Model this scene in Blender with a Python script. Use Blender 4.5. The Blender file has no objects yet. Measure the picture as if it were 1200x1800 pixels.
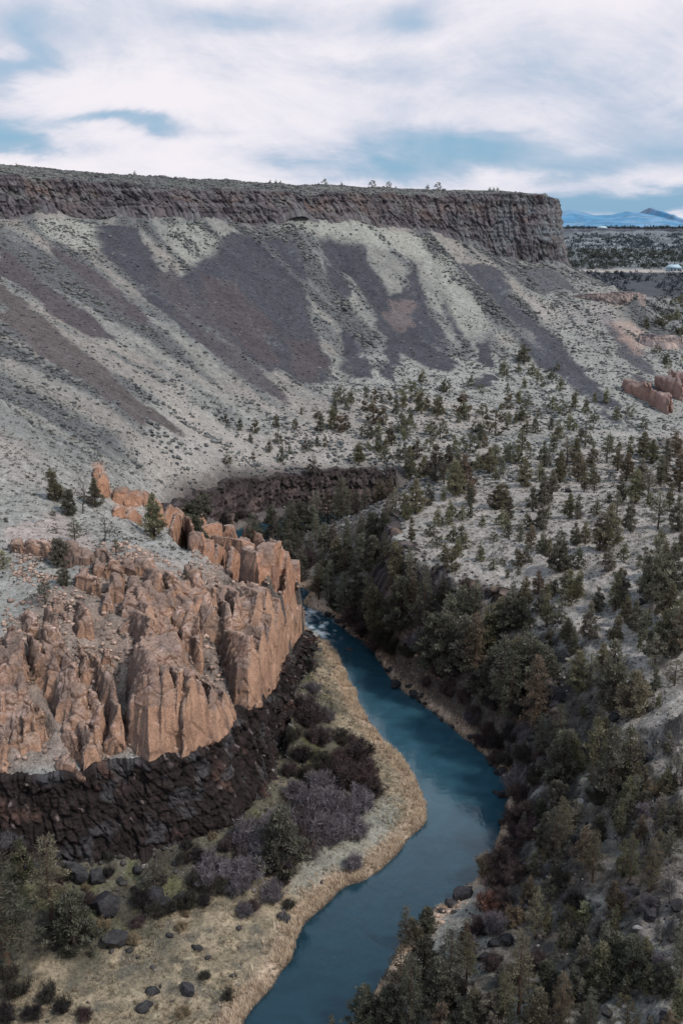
import bpy, math, random
import numpy as np
from mathutils import Vector, Matrix
random.seed(7)
rng = np.random.default_rng(11)
C = bpy.context.scene.collection
SC = bpy.context.scene

# ------------------------------------------------------------------ camera
PITCH = math.radians(15.2)
CH = 100.0
FPX = 900/math.tan(math.radians(26))
cam_d = bpy.data.cameras.new('camera'); cam = bpy.data.objects.new('camera', cam_d); C.objects.link(cam)
cam.location = (0, 0, CH); cam.rotation_euler = (math.pi/2-PITCH, 0, 0)
cam_d.sensor_fit = 'VERTICAL'; cam_d.sensor_height = 24; cam_d.angle = math.radians(52)
cam_d.sensor_fit = 'VERTICAL'; cam_d.lens = 12/math.tan(math.radians(26))
cam_d.clip_start = 1; cam_d.clip_end = 40000
SC.camera = cam
SC.view_settings.view_transform = 'Standard'; SC.view_settings.look = 'None'; SC.view_settings.exposure = 0

def ray(u, v):
    a = (u-600)/FPX; b = (900-v)/FPX
    return np.array([a, math.cos(PITCH)+b*math.sin(PITCH), -math.sin(PITCH)+b*math.cos(PITCH)])
def P(u, v, z):                       # the point of height z seen in direction (u, v)
    d = ray(u, v); t = (z-CH)/d[2]
    return (d[0]*t, d[1]*t, z)
def PY(u, v, y):
    d = ray(u, v); t = y/d[1]
    return (d[0]*t, y, CH+d[2]*t)

# ------------------------------------------------------------------ noise
def _h(ix, iy, iz, seed):
    n = (ix.astype(np.int64)*374761393 + iy.astype(np.int64)*668265263 + iz*2147483647*0 + (iz*1274126177 if not np.isscalar(iz) else int(iz)*1274126177) + seed*974711) & 0xffffffff
    n = ((n ^ (n >> 16))*0x45d9f3b) & 0xffffffff
    n = ((n ^ (n >> 16))*0x45d9f3b) & 0xffffffff
    n = ((n ^ (n >> 15))*0x2c1b3c6d) & 0xffffffff
    return ((n ^ (n >> 16)) & 0xffffff)/16777215.0
def n2(x, y, seed=0):
    x = np.asarray(x, float); y = np.asarray(y, float)
    ix = np.floor(x); iy = np.floor(y); fx = x-ix; fy = y-iy
    fx = fx*fx*(3-2*fx); fy = fy*fy*(3-2*fy)
    a = _h(ix, iy, 0, seed); b = _h(ix+1, iy, 0, seed); c = _h(ix, iy+1, 0, seed); d = _h(ix+1, iy+1, 0, seed)
    return (a+(b-a)*fx)*(1-fy)+(c+(d-c)*fx)*fy
def n3(x, y, z, seed=0):
    x = np.asarray(x, float); y = np.asarray(y, float); z = np.asarray(z, float)
    iz = np.floor(z); fz = z-iz; fz = fz*fz*(3-2*fz); iz = iz.astype(np.int64)
    ix = np.floor(x); iy = np.floor(y); fx = x-ix; fy = y-iy
    fx = fx*fx*(3-2*fx); fy = fy*fy*(3-2*fy)
    r = 0
    for k, w in ((0, 1-fz), (1, fz)):
        a = _h(ix, iy, iz+k, seed); b = _h(ix+1, iy, iz+k, seed); c = _h(ix, iy+1, iz+k, seed); d = _h(ix+1, iy+1, iz+k, seed)
        r = r+w*((a+(b-a)*fx)*(1-fy)+(c+(d-c)*fx)*fy)
    return r
def fbm2(x, y, o=4, seed=0, g=.5):
    r = 0; a = 1; s = 0
    for i in range(o):
        r = r+a*n2(x*2**i+i*17.3, y*2**i-i*9.1, seed+i); s += a; a *= g
    return r/s
def fbm3(x, y, z, o=4, seed=0, g=.5):
    r = 0; a = 1; s = 0
    for i in range(o):
        r = r+a*n3(x*2**i+i*17.3, y*2**i-i*9.1, z*2**i+i*5.7, seed+i); s += a; a *= g
    return r/s
def worley2(x, y, seed=0, jit=.9):    # F1, F2, id
    ix = np.floor(x); iy = np.floor(y)
    f1 = np.full(x.shape, 9.); f2 = f1.copy(); cid = np.zeros(x.shape)
    for i in (-1, 0, 1):
        for j in (-1, 0, 1):
            cx = ix+i; cy = iy+j
            px = cx+.5+jit*(_h(cx, cy, 0, seed)-.5); py = cy+.5+jit*(_h(cx, cy, 0, seed+5)-.5)
            d = np.hypot(px-x, py-y); k = _h(cx, cy, 0, seed+9)
            m = d < f1
            f2 = np.where(m, f1, np.minimum(f2, d)); cid = np.where(m, k, cid); f1 = np.where(m, d, f1)
    return f1, f2, cid
def worley3(x, y, z, seed=0, jit=.9):
    ix = np.floor(x); iy = np.floor(y); iz = np.floor(z).astype(np.int64)
    f1 = np.full(x.shape, 9.); f2 = f1.copy(); cid = np.zeros(x.shape)
    for i in (-1, 0, 1):
        for j in (-1, 0, 1):
            for l in (-1, 0, 1):
                cx = ix+i; cy = iy+j; cz = iz+l
                px = cx+.5+jit*(_h(cx, cy, cz, seed)-.5); py = cy+.5+jit*(_h(cx, cy, cz, seed+5)-.5); pz = cz+.5+jit*(_h(cx, cy, cz, seed+7)-.5)
                d = np.sqrt((px-x)**2+(py-y)**2+(pz-z)**2); k = _h(cx, cy, cz, seed+9)
                m = d < f1
                f2 = np.where(m, f1, np.minimum(f2, d)); cid = np.where(m, k, cid); f1 = np.where(m, d, f1)
    return f1, f2, cid
def sst(a, b, x):
    t = np.clip((x-a)/(b-a), 0, 1); return t*t*(3-2*t)
def mixc(c, d, m):
    return c*(1-m[..., None])+np.asarray(d, float)*m[..., None]

# ------------------------------------------------------------------ mesh helpers
def make_mesh(name, verts, quads=None, tris=None, cols=None, smooth=False, matidx=None):
    me = bpy.data.meshes.new(name)
    verts = np.asarray(verts, np.float32)
    fl = []; st = []; tot = []; nf = 0; off = 0
    for f, k in ((quads, 4), (tris, 3)):
        if f is not None and len(f):
            f = np.asarray(f, np.int32)
            fl.append(f.ravel()); st.append(np.arange(len(f), dtype=np.int32)*k+off); off += len(f)*k; nf += len(f)
    me.vertices.add(len(verts)); me.vertices.foreach_set('co', verts.ravel())
    fl = np.concatenate(fl); st = np.concatenate(st)
    me.loops.add(len(fl)); me.loops.foreach_set('vertex_index', fl)
    me.polygons.add(nf); me.polygons.foreach_set('loop_start', st)
    if smooth: me.polygons.foreach_set('use_smooth', np.ones(nf, bool))
    me.update(calc_edges=True)
    if cols is not None:
        a = me.color_attributes.new('Col', 'FLOAT_COLOR', 'POINT')
        c = np.ones((len(verts), 4), np.float32); c[:, :3] = cols
        a.data.foreach_set('color', c.ravel())
    return me
def link(name, me, mat=None, parent=None, loc=None):
    o = bpy.data.objects.new(name, me); C.objects.link(o)
    if mat is not None and me is not None: me.materials.append(mat)
    if parent is not None: o.parent = parent
    if loc is not None: o.location = loc
    return o
def tag(o, label=None, cat=None, group=None, kind=None):
    if label: o['label'] = label
    if cat: o['category'] = cat
    if group: o['group'] = group
    if kind: o['kind'] = kind
    return o
def grid_quads(nr, nc):
    i = np.arange(nr*nc).reshape(nr, nc)
    return np.stack([i[:-1, :-1], i[:-1, 1:], i[1:, 1:], i[1:, :-1]], -1).reshape(-1, 4)

# ------------------------------------------------------------------ materials
class NT:
    def __init__(s, name):
        s.m = bpy.data.materials.new(name); s.m.use_nodes = True
        s.t = s.m.node_tree; s.b = s.t.nodes['Principled BSDF']
    def n(s, typ, **kw):
        nd = s.t.nodes.new(typ)
        for k, v in kw.items():
            if k.startswith('i_'): nd.inputs[k[2:].replace('_', ' ')].default_value = v
            else: setattr(nd, k, v)
        return nd
    def l(s, a, b): s.t.links.new(a, b)
def rock_mat(name, rough=.95, scales=((1.2, .35), (6, .35)), bump=.5, bscale=3, bdist=.3, stretch=None, objrand=0, spec=.15, wave=None):
    """vertex colours times fractal variation, bumped"""
    k = NT(name); k.b.inputs['Roughness'].default_value = rough
    k.b.inputs['Specular IOR Level'].default_value = spec
    at = k.n('ShaderNodeAttribute', attribute_name='Col'); col = at.outputs['Color']
    tc = k.n('ShaderNodeTexCoord'); co = tc.outputs['Object']
    if stretch:
        mp = k.n('ShaderNodeMapping'); mp.inputs['Scale'].default_value = stretch; k.l(co, mp.inputs['Vector']); co2 = mp.outputs[0]
    else: co2 = co
    for sc_, amt in scales:
        nz = k.n('ShaderNodeTexNoise'); nz.inputs['Scale'].default_value = sc_; nz.inputs['Detail'].default_value = 4; nz.inputs['Roughness'].default_value = .65
        k.l(co2, nz.inputs['Vector'])
        mr = k.n('ShaderNodeMapRange'); mr.inputs[1].default_value = .3; mr.inputs[2].default_value = .7; mr.inputs[3].default_value = 1-amt; mr.inputs[4].default_value = 1+amt
        k.l(nz.outputs['Fac'], mr.inputs[0])
        mx = k.n('ShaderNodeVectorMath', operation='SCALE'); k.l(col, mx.inputs[0]); k.l(mr.outputs[0], mx.inputs['Scale']); col = mx.outputs[0]
    if objrand:
        oi = k.n('ShaderNodeObjectInfo'); mr = k.n('ShaderNodeMapRange'); mr.inputs[3].default_value = 1-objrand; mr.inputs[4].default_value = 1+objrand
        k.l(oi.outputs['Random'], mr.inputs[0])
        mx = k.n('ShaderNodeVectorMath', operation='SCALE'); k.l(col, mx.inputs[0]); k.l(mr.outputs[0], mx.inputs['Scale']); col = mx.outputs[0]
    k.l(col, k.b.inputs['Base Color'])
    nb = k.n('ShaderNodeTexNoise'); nb.inputs['Scale'].default_value = bscale; nb.inputs['Detail'].default_value = 6; nb.inputs['Roughness'].default_value = .7
    k.l(co2, nb.inputs['Vector'])
    bp = k.n('ShaderNodeBump'); bp.inputs['Strength'].default_value = bump; bp.inputs['Distance'].default_value = bdist
    k.l(nb.outputs['Fac'], bp.inputs['Height']); k.l(bp.outputs[0], k.b.inputs['Normal'])
    return k.m

# ------------------------------------------------------------------ river outline (world)
LBp = [(380,1860),(430,1800),(480,1730),(510,1690),(540,1625),(600,1565),(660,1535),(720,1480),(748,1430),(735,1380),(700,1330),(650,1270),(620,1210),(605,1170),(580,1132),(545,1112),(515,1085)]
RBp = [(620,1860),(625,1800),(650,1740),(700,1660),(760,1600),(810,1570),(865,1510),(885,1440),(885,1370),(850,1325),(790,1275),(720,1225),(685,1190),(650,1140),(600,1100),(560,1075),(535,1058)]
LB = [(-45,60),(-30,90)]+[P(u,v,0)[:2] for u,v in LBp]+[(-26,278),(-37,298),(-42,320),(-36,344),(-15,362),(30,368),(90,368),(200,380),(400,430)]
RB = [(-5,60),(0,90)]+[P(u,v,0)[:2] for u,v in RBp]+[(-10,283),(-22,302),(-27,322),(-20,340),(0,352),(40,356),(100,356),(200,366),(400,410)]
def catmull(pts, n=6):
    p = np.array(pts, float); out = []
    q = np.vstack([2*p[0]-p[1], p, 2*p[-1]-p[-2]])
    for i in range(1, len(q)-2):
        for k in range(n):
            t = k/n
            out.append(.5*((2*q[i])+(-q[i-1]+q[i+1])*t+(2*q[i-1]-5*q[i]+4*q[i+1]-q[i+2])*t*t+(-q[i-1]+3*q[i]-3*q[i+1]+q[i+2])*t**3))
    out.append(p[-1]); return np.array(out)
LBs = catmull(LB, 5); RBs = catmull(RB, 5)
def wob(c, a, s):                      # small irregular inlets along the bank
    L = np.r_[0, np.cumsum(np.hypot(*np.diff(c, axis=0).T))]
    t = np.arange(0, L[-1], 1.2); q = np.c_[np.interp(t, L, c[:, 0]), np.interp(t, L, c[:, 1])]
    d = np.gradient(q, axis=0); nrm = np.c_[-d[:, 1], d[:, 0]]/np.hypot(d[:, 0], d[:, 1])[:, None]
    o = (fbm2(t/6, t*0+s, 3, s)-.5)*a
    return q+nrm*o[:, None]
LBs = wob(LBs, 1.6, 3); RBs = wob(RBs, 2.4, 8)
RIVER = np.vstack([LBs, RBs[::-1]])

def seg_dist(px, py, line, closed=False):
    L = np.asarray(line, float)[:, :2]
    if closed: L = np.vstack([L, L[:1]])
    best = np.full(px.shape, 1e9)
    for a, b in zip(L[:-1], L[1:]):
        d = b-a; q = d@d+1e-9
        t = np.clip(((px-a[0])*d[0]+(py-a[1])*d[1])/q, 0, 1)
        dd = (px-a[0]-t*d[0])**2+(py-a[1]-t*d[1])**2
        best = np.minimum(best, dd)
    return np.sqrt(best)
def inside(px, py, poly):
    L = np.asarray(poly, float)[:, :2]; r = np.zeros(px.shape, bool)
    x0, y0 = L[-1]
    for x1, y1 in L:
        if y0 != y1:
            c = ((y0 > py) != (y1 > py)) & (px < (x1-x0)*(py-y0)/(y1-y0)+x0)
            r ^= c
        x0, y0 = x1, y1
    return r
def sdf(px, py, poly, pad=30):           # negative inside; only exact within pad of the polygon
    L = np.asarray(poly, float)[:, :2]
    out = np.full(px.shape, 1e3)
    m = (px > L[:, 0].min()-pad) & (px < L[:, 0].max()+pad) & (py > L[:, 1].min()-pad) & (py < L[:, 1].max()+pad)
    if m.any():
        d = seg_dist(px[m], py[m], L, True); i = inside(px[m], py[m], L)
        out[m] = np.where(i, -d, d)
    return out

def resample(c, n):
    c = np.asarray(c, float); L = np.r_[0, np.cumsum(np.linalg.norm(np.diff(c[:, :2], axis=0), axis=1))]; t = np.linspace(0, L[-1], n)
    return np.c_[[np.interp(t, L, c[:, i]) for i in range(3)]].T, t
# ------------------------------------------------------------------ contour lines of the terrain
def PL(l): return [P(*a) for a in l]
def PYL(l): return [PY(*a) for a in l]
WT = PL([(-140,1365,20),(0,1365,20),(100,1368,20),(180,1345,20.5),(280,1338,20.5),(350,1308,21),(410,1254,21.5),(440,1240,21),(490,1187,18),(525,1140,10.5),(538,1108,7)])
FT = PL([(-140,1545,8),(0,1530,8),(130,1515,8),(200,1500,8),(300,1475,8),(370,1462,8),(420,1435,7.5),(455,1390,7),(480,1330,6.5),(510,1250,5.5),(535,1185,4),(550,1138,2.5),(544,1108,1.2)])
RT = [(-420,330,150)]+PYL([(-150,285,540),(0,312,560),(130,318,585),(240,330,600),(400,335,625),(480,338,640),(610,340,665),(700,340,690),(760,345,696),(870,341,705),(945,345,712),(971,352,722)])+[(149,760,117),(155,850,116),(150,1000,115)]
RBASE = [(-400,318,118)]+PYL([(-150,370,532),(0,385,552),(130,383,577),(250,388,592),(330,388,605),(400,395,618),(480,390,630),(540,385,642),(610,383,655),(700,405,680),(760,410,685),(830,440,693),(870,458,699),(976,466,714)])+[(157,760,74),(164,850,72),(162,1000,70)]
_rb, _s = resample(RBASE, 170)
_o = (fbm2(_s/16, _s*0, 3, 777)-.5)*17*sst(0, 60, _s)*sst(_s[-1]-60, _s[-1]-140, _s)+3.0*sst(_s[-1]-240, _s[-1]-360, _s)-3.*sst(_s[-1]-400, _s[-1]-330, _s)
_rb[:, 2] += _o; RBASE = [tuple(p) for p in _rb]
BE = PL([(690,862,24),(682,905,25),(688,940,25),(720,978,24.5),(800,1015,24),(880,1047,23),(940,1100,21),(965,1180,18),(968,1258,13),(1000,1330,12)])
CANR = PL([(270,915,17),(330,868,16),(380,852,15),(440,840,14.5),(500,832,14),(600,826,14),(700,828,14)])
CANF = [(x-1.0, y-4.0, 2.5) for x, y, z in CANR]; CANF[0] = (CANR[0][0]+3, CANR[0][1]-2, 14); CANF[1] = CANF[1][:2]+(9,)
lines = [WT, FT, RT, RBASE, BE, CANR, CANF]
# skyline of the mesa top
lines.append(PYL([(-150,262,600),(0,291,605),(240,308,645),(480,322,680),(700,331,735),(870,334,740),(960,340,740)]))
# left flat
pts = PL([(200,1800,1.2),(0,1700,3),(200,1640,3.5),(400,1620,2.5),(550,1540,2.5),(640,1400,2.3),(600,1300,2.2),(565,1200,2),(0,1620,6),(150,1590,5.5),(330,1540,5)])
# rubble under the outcrop and the plateau behind
pts += PL([(0,1250,26),(0,1180,30),(0,1100,34),(200,1210,26),(200,1150,30),(220,1090,33.5),(330,1120,30),(300,1060,35),(100,1060,35.5),(400,1130,26),(400,1060,32),(460,1060,30),(500,1040,26),
 (330,1010,36),(250,980,37),(100,960,38.5),(0,1000,38),(420,1025,34.5),(480,1010,31),(300,940,36),(360,960,35),(180,870,38.5),(0,900,40),(100,850,42),(520,1000,24)])
pts += [(-20,262,8),(-35,272,12),(-60,275,24)]+PL([(250,845,32),(330,852,18.5),(290,862,24)])
tl = [[(0,480,470),(0,561,400),(0,640,340),(0,700,300),(0,760,270),(0,800,255),(0,850,240)],
 [(-150,480,440),(-150,600,360),(-150,700,290),(-150,800,240)],
 [(200,385,580),(200,480,505),(200,561,445),(200,640,392),(200,700,357),(200,760,332),(200,820,300)],
 [(400,480,545),(400,561,492),(400,640,452),(400,700,430),(400,760,400),(400,825,362)],
 [(600,480,610),(600,560,570),(600,640,530),(600,690,490),(600,760,420),(600,822,380)],
 [(800,500,640),(800,560,600),(800,640,550),(800,700,480),(800,770,415)],
 [(950,520,655),(950,580,605),(950,650,545),(950,720,470),(950,780,418)],
 [(1080,500,680),(1080,530,640),(1080,600,582),(1080,680,512),(1080,740,460)],
 [(1160,600,600),(1160,680,515),(1150,735,465)]]
for l in tl: pts += PYL(l)
pts += [PY(1118,515,628)]
pts += [(230,700,30),(235,640,22),(230,560,17),(215,500,15),(230,800,18),(200,880,18),(300,700,22),(290,600,22),(320,800,40),(420,700,60),(300,900,42),(420,500,50),(330,450,25)]
lines.append(PYL([(1100,525,935),(1150,524,935),(1250,524,940)])); lines.append([(170,1080,56.4),(500,1080,57),(900,1080,60)])
lines.append([(150,1150,60),(900,1150,62)]); lines.append([(100,1300,72),(900,1300,73)])
pts += [(200,960,34),(500,940,45),(500,820,50),(700,700,80),(700,1000,62),(700,400,80)]
# right bench and its slopes
pts += PL([(750,900,25.5),(800,900,27),(1000,900,30),(1000,1000,28.5),(1000,1090,25.5),(1200,900,35),(1200,1000,34),(1200,1100,32),(1200,1250,28),(1080,1180,25),(1090,1280,20),(1100,1400,17),(1200,1400,23),(1200,1550,19),
 (1050,1550,11.5),(1200,1700,16),(1050,1700,9.5),(930,1600,5.5),(900,1680,4.5),(1200,1800,13.5),(900,1800,4.5),(750,1760,2.2),(800,1660,2.2),(980,1450,7)])
lines.append(PL([(720,838,24.5),(800,825,26),(950,800,28),(1100,780,30),(1200,762,32)]))
lines.append(PYL([(720,812,386),(850,805,390),(1000,785,408),(1200,768,430)]))
pts += [(115,150,36),(120,250,40),(200,250,46),(250,350,40),(-110,150,26),(-150,200,48),(-200,300,78),(-250,400,112),(-90,110,3),(-60,80,2),(80,80,22),(40,60,8),(-140,120,28),(-120,60,5),(200,100,50),(400,300,80),(300,60,60)]

X0, X1, Y0, Y1 = -420., 900., 40., 1320.
MESA = [(x, y) for x, y, z in RT]+[(160,1320),(-420,1320)]
def solve(cell, init, iters):
    nx = int((X1-X0)/cell)+1; ny = int((Y1-Y0)/cell)+1
    S = np.zeros((ny, nx)); N = np.zeros((ny, nx))
    def put(a):
        a = np.asarray(a, float)
        i = np.rint((a[:, 0]-X0)/cell).astype(int); j = np.rint((a[:, 1]-Y0)/cell).astype(int)
        ok = (i >= 0) & (i < nx) & (j >= 0) & (j < ny)
        np.add.at(S, (j[ok], i[ok]), a[ok, 2]); np.add.at(N, (j[ok], i[ok]), 1)
    for l in lines:
        l = np.asarray(l, float)
        for a, b in zip(l[:-1], l[1:]):
            n = max(2, int(np.linalg.norm((b-a)[:2])/cell*1.5)+2)
            put(a+(b-a)*np.linspace(0, 1, n)[:, None])
    put(pts)
    gx, gy = np.meshgrid(X0+np.arange(nx)*cell, Y0+np.arange(ny)*cell)
    fx = N > 0; Z = np.where(fx, S/np.maximum(N, 1), 0)
    riv = inside(gx, gy, RIVER); Z[riv] = -1.0; fx |= riv
    if init is None: cur = np.where(fx, Z, 40.)
    else:
        c0, Z0 = init
        cur = samp(Z0, c0, gx, gy); cur[fx] = Z[fx]
    for _ in range(iters):
        p = np.pad(cur, 1, mode='edge')
        nw = (p[:-2, 1:-1]+p[2:, 1:-1]+p[1:-1, :-2]+p[1:-1, 2:])*.25
        cur = np.where(fx, Z, nw)
    return cell, cur
def samp(Z, cell, x, y):
    ny, nx = Z.shape
    fx = np.clip((x-X0)/cell, 0, nx-1.001); fy = np.clip((y-Y0)/cell, 0, ny-1.001)
    i = fx.astype(int); j = fy.astype(int); a = fx-i; b = fy-j
    return (Z[j, i]*(1-a)+Z[j, i+1]*a)*(1-b)+(Z[j+1, i]*(1-a)+Z[j+1, i+1]*a)*b
st = None
for cell, it in ((40, 800), (20, 400), (10, 250), (5, 160), (2.5, 90)):
    st = solve(cell, st, it)
CELL, HZ = st
def blur(Z):
    p = np.pad(Z, 1, mode='edge'); h = (p[:, :-2]+2*p[:, 1:-1]+p[:, 2:])/4
    return (h[:-2]+2*h[1:-1]+h[2:])/4
for _ in range(3):
    b = blur(HZ); p = np.pad(HZ, 1, mode='edge')
    rngz = np.abs(HZ-b)
    HZ = np.where(rngz < 1.2, b, HZ)
# light erosion gullies and fall-line field on the talus
gy_, gx_ = np.gradient(blur(blur(blur(blur(HZ)))), CELL)
GX, GY = np.meshgrid(X0+np.arange(HZ.shape[1])*CELL, Y0+np.arange(HZ.shape[0])*CELL)
gl = np.hypot(gx_, gy_)+1e-6
base_n = _h(GX/CELL, GY/CELL, 0, 77)
def lic(src, steps):
    acc = src.copy(); n = 1
    for sgn in (1, -1):
        x = GX.copy(); y = GY.copy()
        for _ in range(steps):
            dx = samp(gx_, CELL, x, y); dy = samp(gy_, CELL, x, y); q = np.hypot(dx, dy)+1e-6
            x = x+sgn*dx/q*CELL; y = y+sgn*dy/q*CELL
            acc = acc+samp(src, CELL, x, y); n += 1
    return acc/n
STREAK = lic(blur(base_n), 16); STREAK = (STREAK-STREAK.mean())/STREAK.std()
b2 = blur(blur(blur(blur(base_n)))); STREAKW = lic(b2, 22); STREAKW = (STREAKW-STREAKW.mean())/STREAKW.std()
TAL = sst(.3, .5, gl)
FARP = np.array([(1000,56),(1080,57),(1150,61),(1300,72),(1600,88),(1622,94.6),(2200,95),(9000,96),(30000,96)])
def hbase(x, y):
    h = samp(HZ, CELL, x, y)
    f = np.interp(y, FARP[:, 0], FARP[:, 1])
    w = sst(1150, 1310, y)*sst(150, 190, x)
    w = np.where(y > 1310, np.maximum(w, sst(1310, 1500, y)), w)
    return h*(1-w)+f*w
_rp = []
def ROCKP():
    if not _rp: _rp.append(WP([(-60,1360),(180,1338),(350,1300),(430,1235),(500,1170),(525,1090),(505,1010),(430,1020),(330,1040),(260,1000),(180,975),(120,985),(130,1040),(60,1085),(0,1140),(-60,1180)]))
    return _rp[0]
def linez(px, py, top, bot):            # foot height and distance to the foot line for points near a wall
    T = np.asarray(top, float); B = np.asarray(bot, float)
    bd = np.full(px.shape, 1e9); fz = np.zeros(px.shape)
    for a, b in zip(B[:-1], B[1:]):
        d = (b-a)[:2]; t = np.clip(((px-a[0])*d[0]+(py-a[1])*d[1])/(d@d+1e-9), 0, 1)
        dd = np.hypot(px-a[0]-t*d[0], py-a[1]-t*d[1]); m = dd < bd
        bd = np.where(m, dd, bd); fz = np.where(m, a[2]+t*(b[2]-a[2]), fz)
    return fz, bd
def carve(x, y, h, top, bot, reach):
    T = resample(top, 150)[0][:, :2]; B = resample(bot, 150)[0][:, :2]
    n = B-T; n = n/np.linalg.norm(n, axis=1)[:, None]
    band = np.vstack([T+n*.3, (B+n*reach)[::-1]])
    lo = band.min(0); hi = band.max(0)
    m = (x > lo[0]) & (x < hi[0]) & (y > lo[1]) & (y < hi[1])
    if not m.any(): return h
    i = np.where(m)[0]; i = i[inside(x[i], y[i], band)]
    if not len(i): return h
    fz, bd = linez(x[i], y[i], top, bot)
    wall = inside(x[i], y[i], np.vstack([T, B[::-1]]))
    cap = fz-.4+np.where(wall, 0, .5*bd)
    h = h.copy(); h[i] = np.minimum(h[i], cap); return h
def hfine(x, y):
    h = hbase(x, y)
    for t_, b_, r_ in ((RT, RBASE, 22), (WT, FT, 6), (CANR, CANF, 4)): h = carve(x, y, h, t_, b_, r_)
    t = samp(TAL, CELL, x, y); stw = samp(STREAKW, CELL, x, y); st_ = samp(STREAK, CELL, x, y)
    far = sst(1300, 1700, y)
    h = h+t*(stw*.5+st_*.3)*sst(380, 450, y+0*x)*(1-far)*(h<95)
    h = h+(fbm2(x/14, y/14, 3, 5)-.5)*2.4*(1+far*2)*sst(1.5, 6, h)+(fbm2(x/2.6, y/2.6, 3, 15)-.5)*.7*sst(.5, 3, h)
    rb = sst(0, 12, x-.25*y+26)*sst(250, 210, y)*sst(70, 90, y)      # boulder slope right of the river
    h = h+rb*(fbm2(x/3.5, y/3.5, 3, 25)-.5)*3.2*sst(1, 5, h)*(1-sst(30, 34, h))
    rk = (x > -110) & (x < 5) & (y > 130) & (y < 250)
    if rk.any():
        i = np.where(rk)[0]; xx = x[i]; yy = y[i]; m = sst(1.5, -2.5, sdf(xx, yy, ROCKP(), 12))*sst(19, 22, h[i])
        a = xx*.85+yy*.5; b = -xx*.5+yy*.85      # ridges running back into the hill
        rg_ = 1-np.abs(fbm2(a/3.2, b/8, 4, 45)-.5)*3.2; h = h.copy()
        h[i] += m*(rg_*2.2-.9+(fbm2(xx/1.3, yy/1.3, 3, 47)-.5)*.8)
    d = sdf(x, y, RIVER, 14)
    n_ = (fbm2(x/1.1, y/1.1, 2, 35)-.5)*.5
    k = sst(0, 5, d)
    hb = .25+np.clip(d, 0, 5)*.28+n_
    h = np.where(d < 14, np.where(d < 0, np.maximum(-2.2, d*.9-.1), np.maximum(np.minimum(h, hb)*(1-k)+h*k*1.0, .14+np.clip(d, 0, 5)*.09+np.abs(n_)*.5)), h)
    return h
def hit(u, v, tmin=90, tmax=1400, off=0.):
    d = ray(u, v); t = np.geomspace(tmin, tmax, 900)
    x = d[0]*t; y = d[1]*t; z = CH+d[2]*t
    below = z < hbase(x, y)+off
    i = int(np.argmax(below)) if below.any() else len(t)-1
    lo, hi = t[max(i-1, 0)], t[i]
    for _ in range(12):
        m = (lo+hi)/2
        if CH+d[2]*m < hbase(np.array([d[0]*m]), np.array([d[1]*m]))[0]+off: hi = m
        else: lo = m
    return np.array([d[0]*hi, d[1]*hi, CH+d[2]*hi])
def WP(pp): return [hit(u, v)[:2] for u, v in pp]
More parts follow.
